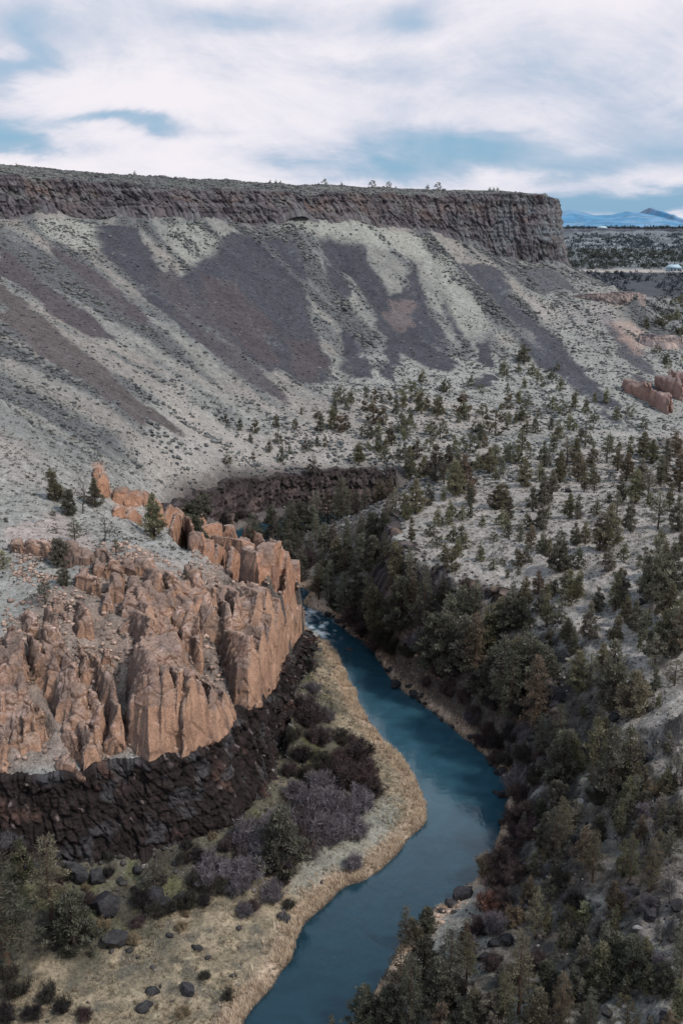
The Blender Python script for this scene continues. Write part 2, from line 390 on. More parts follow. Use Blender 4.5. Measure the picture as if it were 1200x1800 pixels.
# ------------------------------------------------------------------ ground sheet
def build_ground():
    y = [52.]
    while y[-1] < 26000:
        r = .0029*(y[-1]+25) if y[-1] < 1300 else .006*y[-1]
        y.append(y[-1]+r)
    y = np.array(y); s = np.linspace(-.66, .66, 620)
    X = s[None, :]*(y[:, None]+60); Y = np.repeat(y[:, None], len(s), 1)
    X = X+n2(X*0+np.arange(len(s))[None], Y*.7, 3)*0
    x = X.ravel(); yy = Y.ravel()
    z = hfine(x, yy)
    Z = z.reshape(X.shape)
    dzr = np.gradient(Z, axis=0)/np.gradient(Y, axis=0); dzc = np.gradient(Z, axis=1)/np.gradient(X, axis=1)
    slope = np.hypot(dzr, dzc).ravel()
    # ---- colours
    wx = (fbm2(x/9, yy/9, 3, 41)-.5); wy = (fbm2(x/9, yy/9, 3, 51)-.5)
    A = x+wx*9; B = yy+wy*9
    a2 = x+(fbm2(x/2.5, yy/2.5, 3, 61)-.5)*3; c2 = yy+(fbm2(x/2.5, yy/2.5, 3, 71)-.5)*3
    f = fbm2(x/5, yy/5, 4, 81); g = fbm2(x/1.3, yy/1.3, 3, 91); big = fbm2(x/45, yy/45, 3, 95)
    stk = samp(STREAK, CELL, x, yy); stw = samp(STREAKW, CELL, x, yy)
    c = np.ones((len(x), 3))*np.array([.30, .295, .272])
    c = c*(.82+.36*f)[:, None]*(.85+.3*g)[:, None]
    c = mixc(c, (.36, .31, .275), sst(.45, .65, big)*.5)
    tal = sst(380, 440, yy)*sst(.2, .4, samp(gl, CELL, x, yy))
    tal = np.maximum(tal, sst(-60, -75, x)*sst(255, 330, yy))
    # sage strips between the scree
    c = mixc(c, (.15, .165, .17), tal*sst(-.6, 1.0, stk)*.75)
    c = mixc(c, (.11, .112, .123), tal*sst(.1, 1.3, stw+.5*sst(430, 330, yy)-.0)*.6*(yy > 300))
    c = c*(1-.20*tal)[:, None]
    # scree tongues
    sc = np.zeros(len(x))
    def tongue(pp, col=None, soft=1.2, amt=1.):
        nonlocal c, sc
        w = WP(pp)
        d = sdf(x+wx*4.5, yy+wy*4.5, w, 25)+stk*2.3+(g-.5)*3
        m = sst(soft, -soft, d)*amt
        sc = np.maximum(sc, m)
        if col is None: col = (.060, .061, .073)
        m = m*(1-.8*sst(.9, 1.7, stk+(g-.5)*2.4))
        c = mixc(c, np.array(col)[None]*(.72+.3*f+.3*g+.07*stk)[:, None], m*.95)
    red = (.086, .075, .082)
    tongue([(165,395),(235,398),(262,440),(300,500),(335,560),(390,620),(330,590),(270,540),(225,490),(175,440)])
    tongue([(0,425),(40,460),(90,505),(150,545),(190,590),(150,585),(90,545),(40,500),(0,475)], red)
    tongue([(95,430),(140,450),(200,500),(260,555),(268,590),(215,565),(150,520),(110,475)], red)
    tongue([(0,500),(50,540),(120,600),(190,650),(240,700),(292,742),(250,748),(190,712),(120,655),(50,605),(0,580)], (.108,.092,.09))
    tongue([(330,470),(372,428),(410,410),(470,420),(530,418),(545,470),(535,520),(560,600),(582,668),(525,672),(505,650),(470,655),(425,618),(350,575),(300,520)])
    tongue([(350,480),(420,500),(470,560),(490,640),(470,650),(420,600),(360,545)], red)
    tongue([(510,600),(555,600),(578,662),(530,668),(508,640)], red)
    tongue([(300,470),(345,520),(400,585),(470,660),(500,710),(440,680),(370,620),(310,560),(270,500)], (.09,.083,.09))
    tongue([(560,420),(600,420),(615,500),(600,540),(575,500)])
    tongue([(600,424),(632,418),(655,470),(680,520),(712,515),(722,460),(745,520),(765,565),(792,612),(803,645),(770,655),(735,642),(705,622),(692,668),(672,662),(676,600),(655,550),(636,500),(615,480)])
    tongue([(685,530),(725,530),(728,572),(700,575),(680,556)], (.15,.125,.125))
    tongue([(598,570),(635,570),(650,620),(655,668),(625,665),(600,625)])
    tongue([(755,420),(765,440),(775,490),(795,540),(813,590),(808,604),(795,580),(775,525),(760,470)], soft=.6)
    tongue([(842,578),(858,590),(870,635),(862,645),(832,632),(852,625),(846,600)], soft=.7)
    tongue([(818,462),(870,470),(905,520),(950,570),(1000,625),(1060,690),(1120,740),(1080,745),(1010,690),(950,640),(905,590),(860,520)], (.072,.074,.086))
    tongue([(905,472),(975,470),(1015,512),(950,512)], (.10,.10,.11))
    tongue([(1065,555),(1100,590),(1140,640),(1172,690),(1140,692),(1105,640),(1080,600)], (.085,.084,.094))
    tongue([(850,660),(868,665),(866,678),(838,680)], soft=.6)
    # pale aprons under the cliff
    def patch(pp, col, soft=2., amt=1., wn=1.):
        nonlocal c
        d = sdf(x+wx*8*wn, yy+wy*8*wn, WP(pp), 25)
        c = mixc(c, col, sst(soft, -soft, d)*amt*(.75+.5*(f-.5)))
    for pp in ([(60,388),(170,392),(175,430),(140,440),(90,420)], [(290,395),(350,390),(385,430),(340,470),(305,440)], [(480,398),(560,392),(610,388),(700,408),(760,420),(740,450),(690,440),(600,425),(540,410)],
               [(725,430),(800,460),(850,540),(860,600),(810,580),(770,510)]):
        patch(pp, (.34,.345,.30), 3, .8)
    patch([(920,525),(1060,530),(1090,560),(1040,600),(960,560)], (.36,.33,.31), 3, .7)
    patch([(1070,570),(1110,560),(1150,600),(1120,625)], (.42,.30,.25), 3, .8)
    # layered ledges on the right shoulder are separate rock; dark slope across the valley
    m = sst(925, 945, yy)*sst(1085, 1075, yy)*sst(150, 170, x); c = mixc(c, (.055,.062,.075), m*.9)
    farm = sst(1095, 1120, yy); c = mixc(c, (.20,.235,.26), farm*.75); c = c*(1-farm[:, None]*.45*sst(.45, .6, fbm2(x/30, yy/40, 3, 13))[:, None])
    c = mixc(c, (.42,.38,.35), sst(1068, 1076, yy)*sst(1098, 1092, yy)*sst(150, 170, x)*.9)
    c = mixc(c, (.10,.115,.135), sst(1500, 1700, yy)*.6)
    vb = sst(170, 185, x-.02*yy)*sst(480, 520, yy)*sst(940, 925, yy); c = mixc(c, (.17,.185,.185), vb*.6)
    # mesa top
    mt = inside(x, yy, MESA); c = mixc(c, (.135,.14,.13), (mt & (z > 100))*1.*(.6+.4*f))
    # outcrop rubble and the pale ground behind it
    patch([(-60,1370),(180,1340),(350,1310),(430,1240),(500,1180),(530,1100),(500,1010),(430,1010),(330,1000),(230,960),(180,1000),(90,1040),(0,1140),(-60,1180)], (.27,.195,.155), 2, .97)
    patch([(170,1130),(240,1100),(280,1140),(240,1220),(160,1280)], (.33,.25,.205), 2, .8)
    patch([(20,930),(110,905),(200,960),(120,975),(30,965)], (.42,.34,.31), 2, .8)
    patch([(380,1010),(420,1030),(330,1020),(250,970),(200,930),(180,890),(240,900),(330,960)], (.34,.33,.31), 1.5, .8)
    patch([(165,820),(180,815),(195,860),(240,880),(230,900),(190,870)], (.46,.27,.19), 1., .9, .3)
    # right bench
    bench = sst(0, 6, -sdf(x, yy, WP([(690,860),(690,930),(725,985),(800,1020),(885,1050),(945,1110),(975,1190),(985,1290),(1300,1500),(1400,1000),(1200,755),(950,795),(780,822)]), 30))
    c = mixc(c, (.36,.33,.30), bench*.85*(.7+.6*g)*(1-.6*sst(.55,.7,f)))
    # slope from bench to river: dark soil
    slp = sst(1.5, 4, z)*sst(24, 16, z)*(x > -30+.0*x)*sst(110, 118, yy)*sst(370, 320, yy)*sst(4, 8, sdf(x, yy, RIVER, 60))*(x > (np.interp(yy, LBs[:, 1], LBs[:, 0])+5))
    c = mixc(c, (.085,.072,.062), slp*.85*(1-.35*sst(.5, .7, f)))
    low = sst(165, 140, yy)*(x > 0)*sst(.5, 2, z); c = mixc(c, (.20,.175,.145), low*.5*sst(.35, .6, f)); c = mixc(c, (.30,.29,.25), low*sst(.58, .68, f)*.8)
    # left flat: grass
    lflat = (z < 9.5)*(x < np.interp(yy, LBs[:, 1], LBs[:, 0])+1)*sst(262, 240, yy)
    c = mixc(c, (.115,.102,.07), lflat*.92)
    c = mixc(c, (.12,.13,.05), lflat*sst(.52, .66, fbm2(x/6, yy/6, 3, 111))*sst(3.0, 5, z)*.5)
    c = mixc(c, (.055,.048,.04), lflat*sst(.5, .62, fbm2(x/3.2, yy/3.2, 3, 121))*sst(2.2, 5, z)*.8)
    fib = fbm2(x*.35+yy*.12, yy*1.6-x*.5, 3, 131)
    tan = lflat*sst(5.0, 2.4, z+(f-.5)*6+(fbm2(x/12, yy/12, 2, 151)-.5)*4)
    c = mixc(c, (.36,.29,.20), tan*(.5+.5*sst(.35, .6, fib)))
    c = mixc(c, (.10,.095,.08), lflat*sst(.6, .7, fbm2(x/2.1, yy/2.1, 3, 141))*.7)
    c = mixc(c, (.30,.31,.28), sst(2, -1, sdf(a2, c2, WP([(560,1430),(620,1390),(690,1400),(700,1450),(640,1500),(560,1560),(520,1560)]), 8))*.65)
    # banks
    d = sdf(x, yy, RIVER, 12)
    left = seg_dist(x, yy, LBs) < seg_dist(x, yy, RBs) if False else (x < np.interp(yy, (LBs[:, 1][:120]+0), LBs[:, 0][:120])+3)
    bank = sst(4.2, 1.5, d+(g-.5)*2.5)*(d > -1)*(yy < 300)
    c = mixc(c, (.56,.41,.30), bank*.9*(.65+.5*g))
    c = mixc(c, (.05,.045,.04), sst(.5, .15, d)*(d > -.6)*.9*(d < 5))
    c = mixc(c, (.03,.05,.05), (d < -.3)*1.)
    c = mixc(c, (.045,.04,.038), sst(.85, 1.3, slope)*sst(260,250,yy)*(x > -25)*.8)
    # canyon dark
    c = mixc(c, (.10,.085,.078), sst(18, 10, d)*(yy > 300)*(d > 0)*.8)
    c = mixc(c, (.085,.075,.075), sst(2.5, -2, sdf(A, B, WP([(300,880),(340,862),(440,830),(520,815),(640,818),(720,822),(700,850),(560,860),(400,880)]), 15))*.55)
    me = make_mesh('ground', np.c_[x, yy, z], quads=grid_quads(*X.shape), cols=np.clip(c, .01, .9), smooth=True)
    return me, (x, yy, z, sc)
GROUND_MAT = rock_mat('ground_soil', scales=((.45, .28), (2.0, .4), (7, .35)), bump=.8, bscale=1.8, bdist=.6)
gme, GDAT = build_ground()
tag(link('ground', gme, GROUND_MAT), kind='structure')

# ------------------------------------------------------------------ river water
def water_mat():
    k = NT('river_water'); b = k.b
    b.inputs['Roughness'].default_value = .11; b.inputs['IOR'].default_value = 1.6; b.inputs['Specular Tint'].default_value = (.62, .88, 1, 1)
    b.inputs['Specular IOR Level'].default_value = .5
    at = k.n('ShaderNodeAttribute', attribute_name='Col')
    tc = k.n('ShaderNodeTexCoord')
    n1 = k.n('ShaderNodeTexNoise'); n1.inputs['Scale'].default_value = .16; n1.inputs['Detail'].default_value = 3; n1.inputs['Distortion'].default_value = 1.5
    k.l(tc.outputs['Object'], n1.inputs['Vector'])
    mr = k.n('ShaderNodeMapRange'); mr.inputs[1].default_value = .35; mr.inputs[2].default_value = .7; mr.inputs[3].default_value = .85; mr.inputs[4].default_value = 1.18
    k.l(n1.outputs['Fac'], mr.inputs[0])
    sc_ = k.n('ShaderNodeVectorMath', operation='SCALE'); k.l(at.outputs['Color'], sc_.inputs[0]); k.l(mr.outputs[0], sc_.inputs['Scale'])
    k.l(sc_.outputs[0], b.inputs['Base Color'])
    n2_ = k.n('ShaderNodeTexNoise'); n2_.inputs['Scale'].default_value = 1.3; n2_.inputs['Detail'].default_value = 3
    mp = k.n('ShaderNodeMapping'); mp.inputs['Scale'].default_value = (1, .45, 1); k.l(tc.outputs['Object'], mp.inputs[0]); k.l(mp.outputs[0], n2_.inputs['Vector'])
    n3_ = k.n('ShaderNodeTexNoise'); n3_.inputs['Scale'].default_value = .25; n3_.inputs['Detail'].default_value = 2; k.l(tc.outputs['Object'], n3_.inputs['Vector'])
    mm = k.n('ShaderNodeMath', operation='MULTIPLY'); k.l(n2_.outputs['Fac'], mm.inputs[0]); k.l(n3_.outputs['Fac'], mm.inputs[1])
    bp = k.n('ShaderNodeBump'); bp.inputs['Strength'].default_value = .35; bp.inputs['Distance'].default_value = .12
    k.l(mm.outputs[0], bp.inputs['Height']); k.l(bp.outputs[0], b.inputs['Normal'])
    return k.m
def build_water():
    cs = 1.0
    # follow the channel: rows across from left to right bank
    n = 700; m = 26
    def res(c, n):
        L = np.r_[0, np.cumsum(np.hypot(*np.diff(c, axis=0).T))]; t = np.linspace(0, L[-1], n)
        return np.c_[np.interp(t, L, c[:, 0]), np.interp(t, L, c[:, 1])]
    a = res(catmull(LB, 5), n); b = res(catmull(RB, 5), n); t = np.linspace(-.35, 1.35, m)
    p = a[:, None]*(1-t[None, :, None])+b[:, None]*t[None, :, None]
    x = p[..., 0].ravel(); y = p[..., 1].ravel()
    rap = .7*sst(8, 2, np.hypot(x-P(566,1105,0)[0], (y-P(566,1105,0)[1])*.7))
    rap = np.maximum(rap, .45*sst(9, 3, np.hypot(x-P(545,1072,0)[0], y-P(545,1072,0)[1])))
    z = rap*(fbm2(x/1.3, y/1.3, 3, 5)-.5)*1.1
    c = np.ones((len(x), 3))*np.array([.015, .050, .072])
    c = mixc(c, (.007, .026, .038), sst(170, 118, y)); c = mixc(c, (.038, .105, .145), sst(150, 185, y)*sst(240, 205, y)*.7*sst(262,225,y))  # reflection gradient painted in: dark near end, brighter blue middle reach
    f = fbm2(x/1.2, y/2.4, 4, 15)
    c = mixc(c, (.72, .78, .80), rap*sst(.53, .62, f))
    return make_mesh('river_water', np.c_[x, y, z], quads=grid_quads(n, m), cols=c, smooth=True)
wm = build_water()
tag(link('river', wm, water_mat()), kind='structure')

# ------------------------------------------------------------------ cliffs
def resample(c, n):
    c = np.asarray(c, float); L = np.r_[0, np.cumsum(np.linalg.norm(np.diff(c[:, :2], axis=0), axis=1))]; t = np.linspace(0, L[-1], n)
    return np.c_[[np.interp(t, L, c[:, i]) for i in range(3)]].T, t
def cliff(name, top, bot, ds, nr, amp, colf, mat, sgn=1, colw=3., rag=1.5, foot=1.5, seed=0, back=4., bx=1., keyed=True, out=0., ws=1., vz=2.4, lg=.5):
    """a wall between a top line and a foot line, broken into columns and blocks"""
    top = np.asarray(top, float); bot = np.asarray(bot, float)
    n = int(np.sum(np.linalg.norm(np.diff(top[:, :2], axis=0), axis=1))/ds)+2
    if keyed and len(top) == len(bot):
        L = np.r_[0, np.cumsum(np.linalg.norm(np.diff(top[:, :2], axis=0), axis=1))]; s = np.linspace(0, L[-1], n)
        T = np.c_[[np.interp(s, L, top[:, i]) for i in range(3)]].T; B = np.c_[[np.interp(s, L, bot[:, i]) for i in range(3)]].T
    else:
        T, s = resample(top, n); B, _ = resample(bot, n)
    k = max(3, int(6/ds)); ker = np.ones(k)/k
    def sm(a): 
        p = np.pad(a, ((k, k), (0, 0)), mode='edge'); return np.c_[[np.convolve(p[:, i], ker, 'same') for i in range(3)]].T[k:-k]
    T = sm(T); B = sm(B)
    d = np.gradient(T[:, :2], axis=0); nr_ = np.c_[d[:, 1], -d[:, 0]]/np.hypot(d[:, 0], d[:, 1])[:, None]*sgn
    T[:, :2] += nr_*out; B[:, :2] += nr_*out
    T[:, 2] += (fbm2(s/(colw*3), s*0, 3, seed+1)-.5)*rag*2
    t = np.linspace(0, 1, nr)
    S, Tt = np.meshgrid(s, t)
    H = (T[:, 2]-B[:, 2])[None, :]*(1-Tt); zz = B[:, 2][None]+H
    w = (fbm2(S/(colw*1.6), zz/(colw*2), 3, seed+2)-.5)*colw*1.9*ws; wz = (fbm2(S/(colw*1.2), zz/colw, 3, seed+22)-.5)*colw*1.6
    f1, f2, cid = worley2((S+w)/colw, (zz+wz*.6)/(colw*vz)+7, seed+3)
    g1, g2, gid = worley2((S+w*.6)/(colw*.34), (zz+wz*.5)/(colw*.5*vz/2.4), seed+4)
    bigw = fbm2(S/(colw*7), zz/60, 3, seed+6)-.5
    crack = sst(.16, .0, f2-f1); crack2 = sst(.2, .0, g2-g1)
    ledge = fbm2(zz/(colw*.9), S/40, 3, seed+8)
    D = amp*(bigw*2.2+(fbm2(S/(colw*.5), zz/(colw*.6), 4, seed+31)-.5)*.9+(cid-.5)*.75+(gid-.5)*.28-crack*.5-crack2*.14+(ledge-.5)*lg)
    X = T[:, 0][None]*(1-Tt)+B[:, 0][None]*Tt+nr_[:, 0][None]*D*bx; Y = T[:, 1][None]*(1-Tt)+B[:, 1][None]*Tt+nr_[:, 1][None]*D*bx
    Z = zz+(gid-.5)*.2*amp*(Tt > 0)
    # crest going back into the hill, foot going down
    def row(X_, Y_, off, z_): return X_+nr_[:, 0]*off, Y_+nr_[:, 1]*off, z_
    rows = []
    for q, dz in ((back*2, -3.0), (back, -.3), (back*.5, .25), (back*.2, .25)):
        zz_ = T[:, 2]+dz+(n2(s/2.2, s*0+q, seed+12)-.5)*.8*min(amp, 2)
        rows.append(row(X[0], Y[0], -q, zz_))
    rows2 = [row(X[-1], Y[-1], foot, B[:, 2]-1.), row(X[-1], Y[-1], foot*2, B[:, 2]-4)]
    XX = np.vstack([r[0] for r in rows]+[X]+[r[0] for r in rows2]); YY = np.vstack([r[1] for r in rows]+[Y]+[r[1] for r in rows2]); ZZ = np.vstack([r[2] for r in rows]+[Z]+[r[2] for r in rows2])
    c = colf(S, Tt, zz, cid, gid, crack, crack2, bigw)
    c = np.concatenate([np.repeat(c[:1]*1.25, 4, 0), c, np.repeat(c[-1:], 2, 0)], 0)
    return tag(link(name, make_mesh(name, np.c_[XX.ravel(), YY.ravel(), ZZ.ravel()], quads=grid_quads(*XX.shape), cols=np.clip(c, .008, .9).reshape(-1, 3)), mat), kind='structure')
CLIFF_MAT = rock_mat('cliff_rock', scales=((.35, .25), (1.6, .4)), bump=.6, bscale=1.2, bdist=.7)
BAS_MAT = rock_mat('basalt_rock', scales=((.8, .3), (4, .45)), bump=.7, bscale=3.2, bdist=.35)
def col_mesa(S, T, z, cid, gid, cr, cr2, bw):
    c = np.ones(S.shape+(3,))*np.array([.098, .088, .096]); c = c*(.6+.75*cid+.0*gid)[..., None]*(.75+.5*gid)[..., None]
    Smax = S.max(); u = S/Smax
    rust = sst(.56, .68, fbm2(S/9, z/7, 3, 201)); c = mixc(c, (.21, .145, .12), rust*.5*sst(.95, .5, T)*sst(.95,.8,u))
    c = mixc(c, (.16, .125, .12), sst(.5, .7, fbm2(S/22, z/14, 3, 205))*.5)
    gray = sst(.60, .72, u)*sst(.45, .62, fbm2(S/7, z/12, 4, 203)+.1*(.5-T)); c = mixc(c, (.21, .245, .27), gray*.75)
    c = mixc(c, (.16, .155, .15), sst(.66, .78, u)*.35)
    c = mixc(c, (.20, .21, .20), sst(.55, .65, fbm2(S/5, z/5, 3, 207))*.4)
    c = mixc(c, (.03, .03, .036), cr*.8); c = mixc(c, (.05, .048, .055), cr2*.5); c = mixc(c, (.065, .06, .066), sst(.25, 0, T)*.55); c = mixc(c, (.15, .14, .145), sst(.52, .62, fbm2(S/30, z/2.2, 3, 209))*.5)
    return c
cliff('mesa_cliff', RT, RBASE, .5, 76, 2.5, col_mesa, CLIFF_MAT, colw=3.4, rag=2.6, seed=300, back=6, out=3.0, ws=.6, vz=3.4, lg=1.1)
def col_bas(S, T, z, cid, gid, cr, cr2, bw):
    c = np.ones(S.shape+(3,))*np.array([.029, .021, .020]); c = c*(.7+.6*cid)[..., None]*(.7+.6*gid)[..., None]
    c = mixc(c, (.15, .09, .07), sst(.62, .72, fbm2(S/4, z/5, 3, 211))*.45)
    c = mixc(c, (.28, .23, .21), sst(.965, .98, gid)*.6*(T < .75)); c = mixc(c, (.085, .085, .09), sst(.6, .7, fbm2(S/3, z/3, 3, 213))*.6)
    c = mixc(c, (.012, .010, .011), cr*.85); c = mixc(c, (.02, .017, .017), cr2*.6)
    return c
cliff('basalt_cliff', [(a[0], a[1], a[2]+.3) for a in WT], FT, .2, 76, .95, col_bas, BAS_MAT, colw=1.4, rag=.5, lg=1.3, vz=2.6, ws=.35, seed=320, back=2.2, out=.8)
def col_can(S, T, z, cid, gid, cr, cr2, bw):
    c = np.ones(S.shape+(3,))*np.array([.07, .055, .053]); c = c*(.55+.9*cid)[..., None]*(.7+.6*gid)[..., None]
    c = mixc(c, (.19, .14, .12), sst(.55, .65, fbm2(S/6, z/3, 3, 221))*.5*sst(.3, .6, T)); c = mixc(c, (.02, .018, .02), cr*.85); c = mixc(c, (.05, .04, .04), sst(.4, .1, T)*.6)
    return c
cliff('canyon_rim_cliff', CANR, CANF, .4, 34, 1.6, col_can, BAS_MAT, colw=1.8, rag=2.2, seed=340, back=3, out=.8)
# broken rim of the bench above the right bank
edge = np.array(BE[1:])+np.array([0, 0, .5])
bd = np.array([(-2.5, -2.0, -5), (-2.2, -3.5, -6), (-1.5, -4.0, -7), (-1.5, -4, -7), (-2.5, -3.5, -6.5), (-3, -2.5, -6), (-3.5, -1.5, -6.5), (-3.6, -1.5, -7.5), (-2, -2, -4)])[:len(edge)]
def col_rim(S, T, z, cid, gid, cr, cr2, bw):
    c = np.ones(S.shape+(3,))*np.array([.055, .047, .047]); c = c*(.5+1.0*cid)[..., None]*(.6+.8*gid)[..., None]
    c = mixc(c, (.20, .14, .10), sst(.6, .7, fbm2(S/4, z/4, 3, 231))*.5); return mixc(c, (.012, .011, .012), cr*.85)
cliff('bench_rim_cliff', edge, edge+bd, .3, 36, 1.5, col_rim, BAS_MAT, colw=2.0, rag=2.2, seed=360, back=2.5, out=.6)
# ledges of the right shoulder
def col_led(S, T, z, cid, gid, cr, cr2, bw):
    c = np.ones(S.shape+(3,))*np.array([.22, .185, .18]); c = c*(.8+.4*cid)[..., None]
    c = mixc(c, (.09, .085, .09), sst(.25, .0, T)*.6); c = mixc(c, (.40, .31, .27), sst(.45, .6, fbm2(S/30, z/1.4, 3, 241))*.7); return mixc(c, (.06, .055, .06), cr*.7)
l1 = PYL([(925,522,668),(1000,520,652),(1060,515,640),(1105,514,634),(1122,517,636)])+[(186,655,59.5)]
cliff('shoulder_ledge', l1, [(x+.5, y-3, z-h) for (x, y, z), h in zip(l1, (1.5, 3.5, 6, 10.5, 12, 12))], .6, 24, 1.0, col_led, CLIFF_MAT, colw=2.4, rag=.6, seed=380, back=4)
l2 = PYL([(1120,586,590),(1150,588,585),(1185,590,590),(1210,592,600)])
cliff('valley_ledge', l2, [(x, y-2, z-4) for (x, y, z) in l2], .6, 14, .8, col_led, CLIFF_MAT, colw=2.4, rag=.8, seed=383, back=6)
l3 = [(150,1625,96.5),(300,1618,96.5),(500,1622,96.5),(760,1612,96.5),(1100,1625,97)]
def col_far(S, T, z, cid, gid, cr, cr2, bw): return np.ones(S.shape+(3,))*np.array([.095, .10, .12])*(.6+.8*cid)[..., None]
cliff('far_rim_cliff', l3, [(x, y-6, 87) for x, y, z in l3], 3, 10, 3.5, col_far, CLIFF_MAT, colw=12, rag=1.2, seed=390, back=20)

# ------------------------------------------------------------------ far mountains
def mountains():
    prof = np.array([(940,385),(965,376),(985,371),(1000,368),(1015,370),(1045,378),(1075,377),(1100,371),(1125,374),(1134,375),(1139,365),(1144,364),(1149,374),(1160,376),(1175,385),(1200,390),(1260,388),(1330,380),(1420,392)])
    nx, ny = 400, 91; u = np.linspace(930, 1420, nx); 
    top = np.interp(u, prof[:, 0], prof[:, 1])
    Yc = 8200.
    V = np.array([PY(a, b, Yc) for a, b in zip(u, top)])
    sy = np.linspace(-1, 1, ny); XX = np.repeat(V[None, :, 0], ny, 0); YY = Yc+sy[:, None]*1500+XX*0
    prof_ = (1-np.abs(sy)**1.1)[:, None]
    ridge = fbm2(XX/420, YY/700, 5, 401)
    H = (V[None, :, 2]-92)*prof_**(.8)*(1+ (ridge-.78)*1.3*(1-prof_**2.5))+96-6
    H = H+(fbm2(XX/60, YY/60, 3, 404)-.5)*22*prof_*(1-prof_**4)
    c = np.ones(XX.shape+(3,))*np.array([.10, .27, .44]); f = fbm2(XX/220, YY/260, 4, 407)  # blue distance haze painted into the ridge colour
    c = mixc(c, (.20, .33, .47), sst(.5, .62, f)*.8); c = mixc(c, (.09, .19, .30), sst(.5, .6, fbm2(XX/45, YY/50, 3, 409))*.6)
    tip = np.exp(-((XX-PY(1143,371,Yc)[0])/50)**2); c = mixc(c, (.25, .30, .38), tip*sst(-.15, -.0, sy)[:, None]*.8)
    return make_mesh('mountain_ridge', np.c_[XX.ravel(), YY.ravel(), H.ravel()], quads=grid_quads(ny, nx), cols=c.reshape(-1, 3), smooth=True)
tag(link('mountain_ridge', mountains(), rock_mat('mountain_haze', scales=((.004, .2),), bump=.1, bscale=.01, bdist=8)), kind='structure')

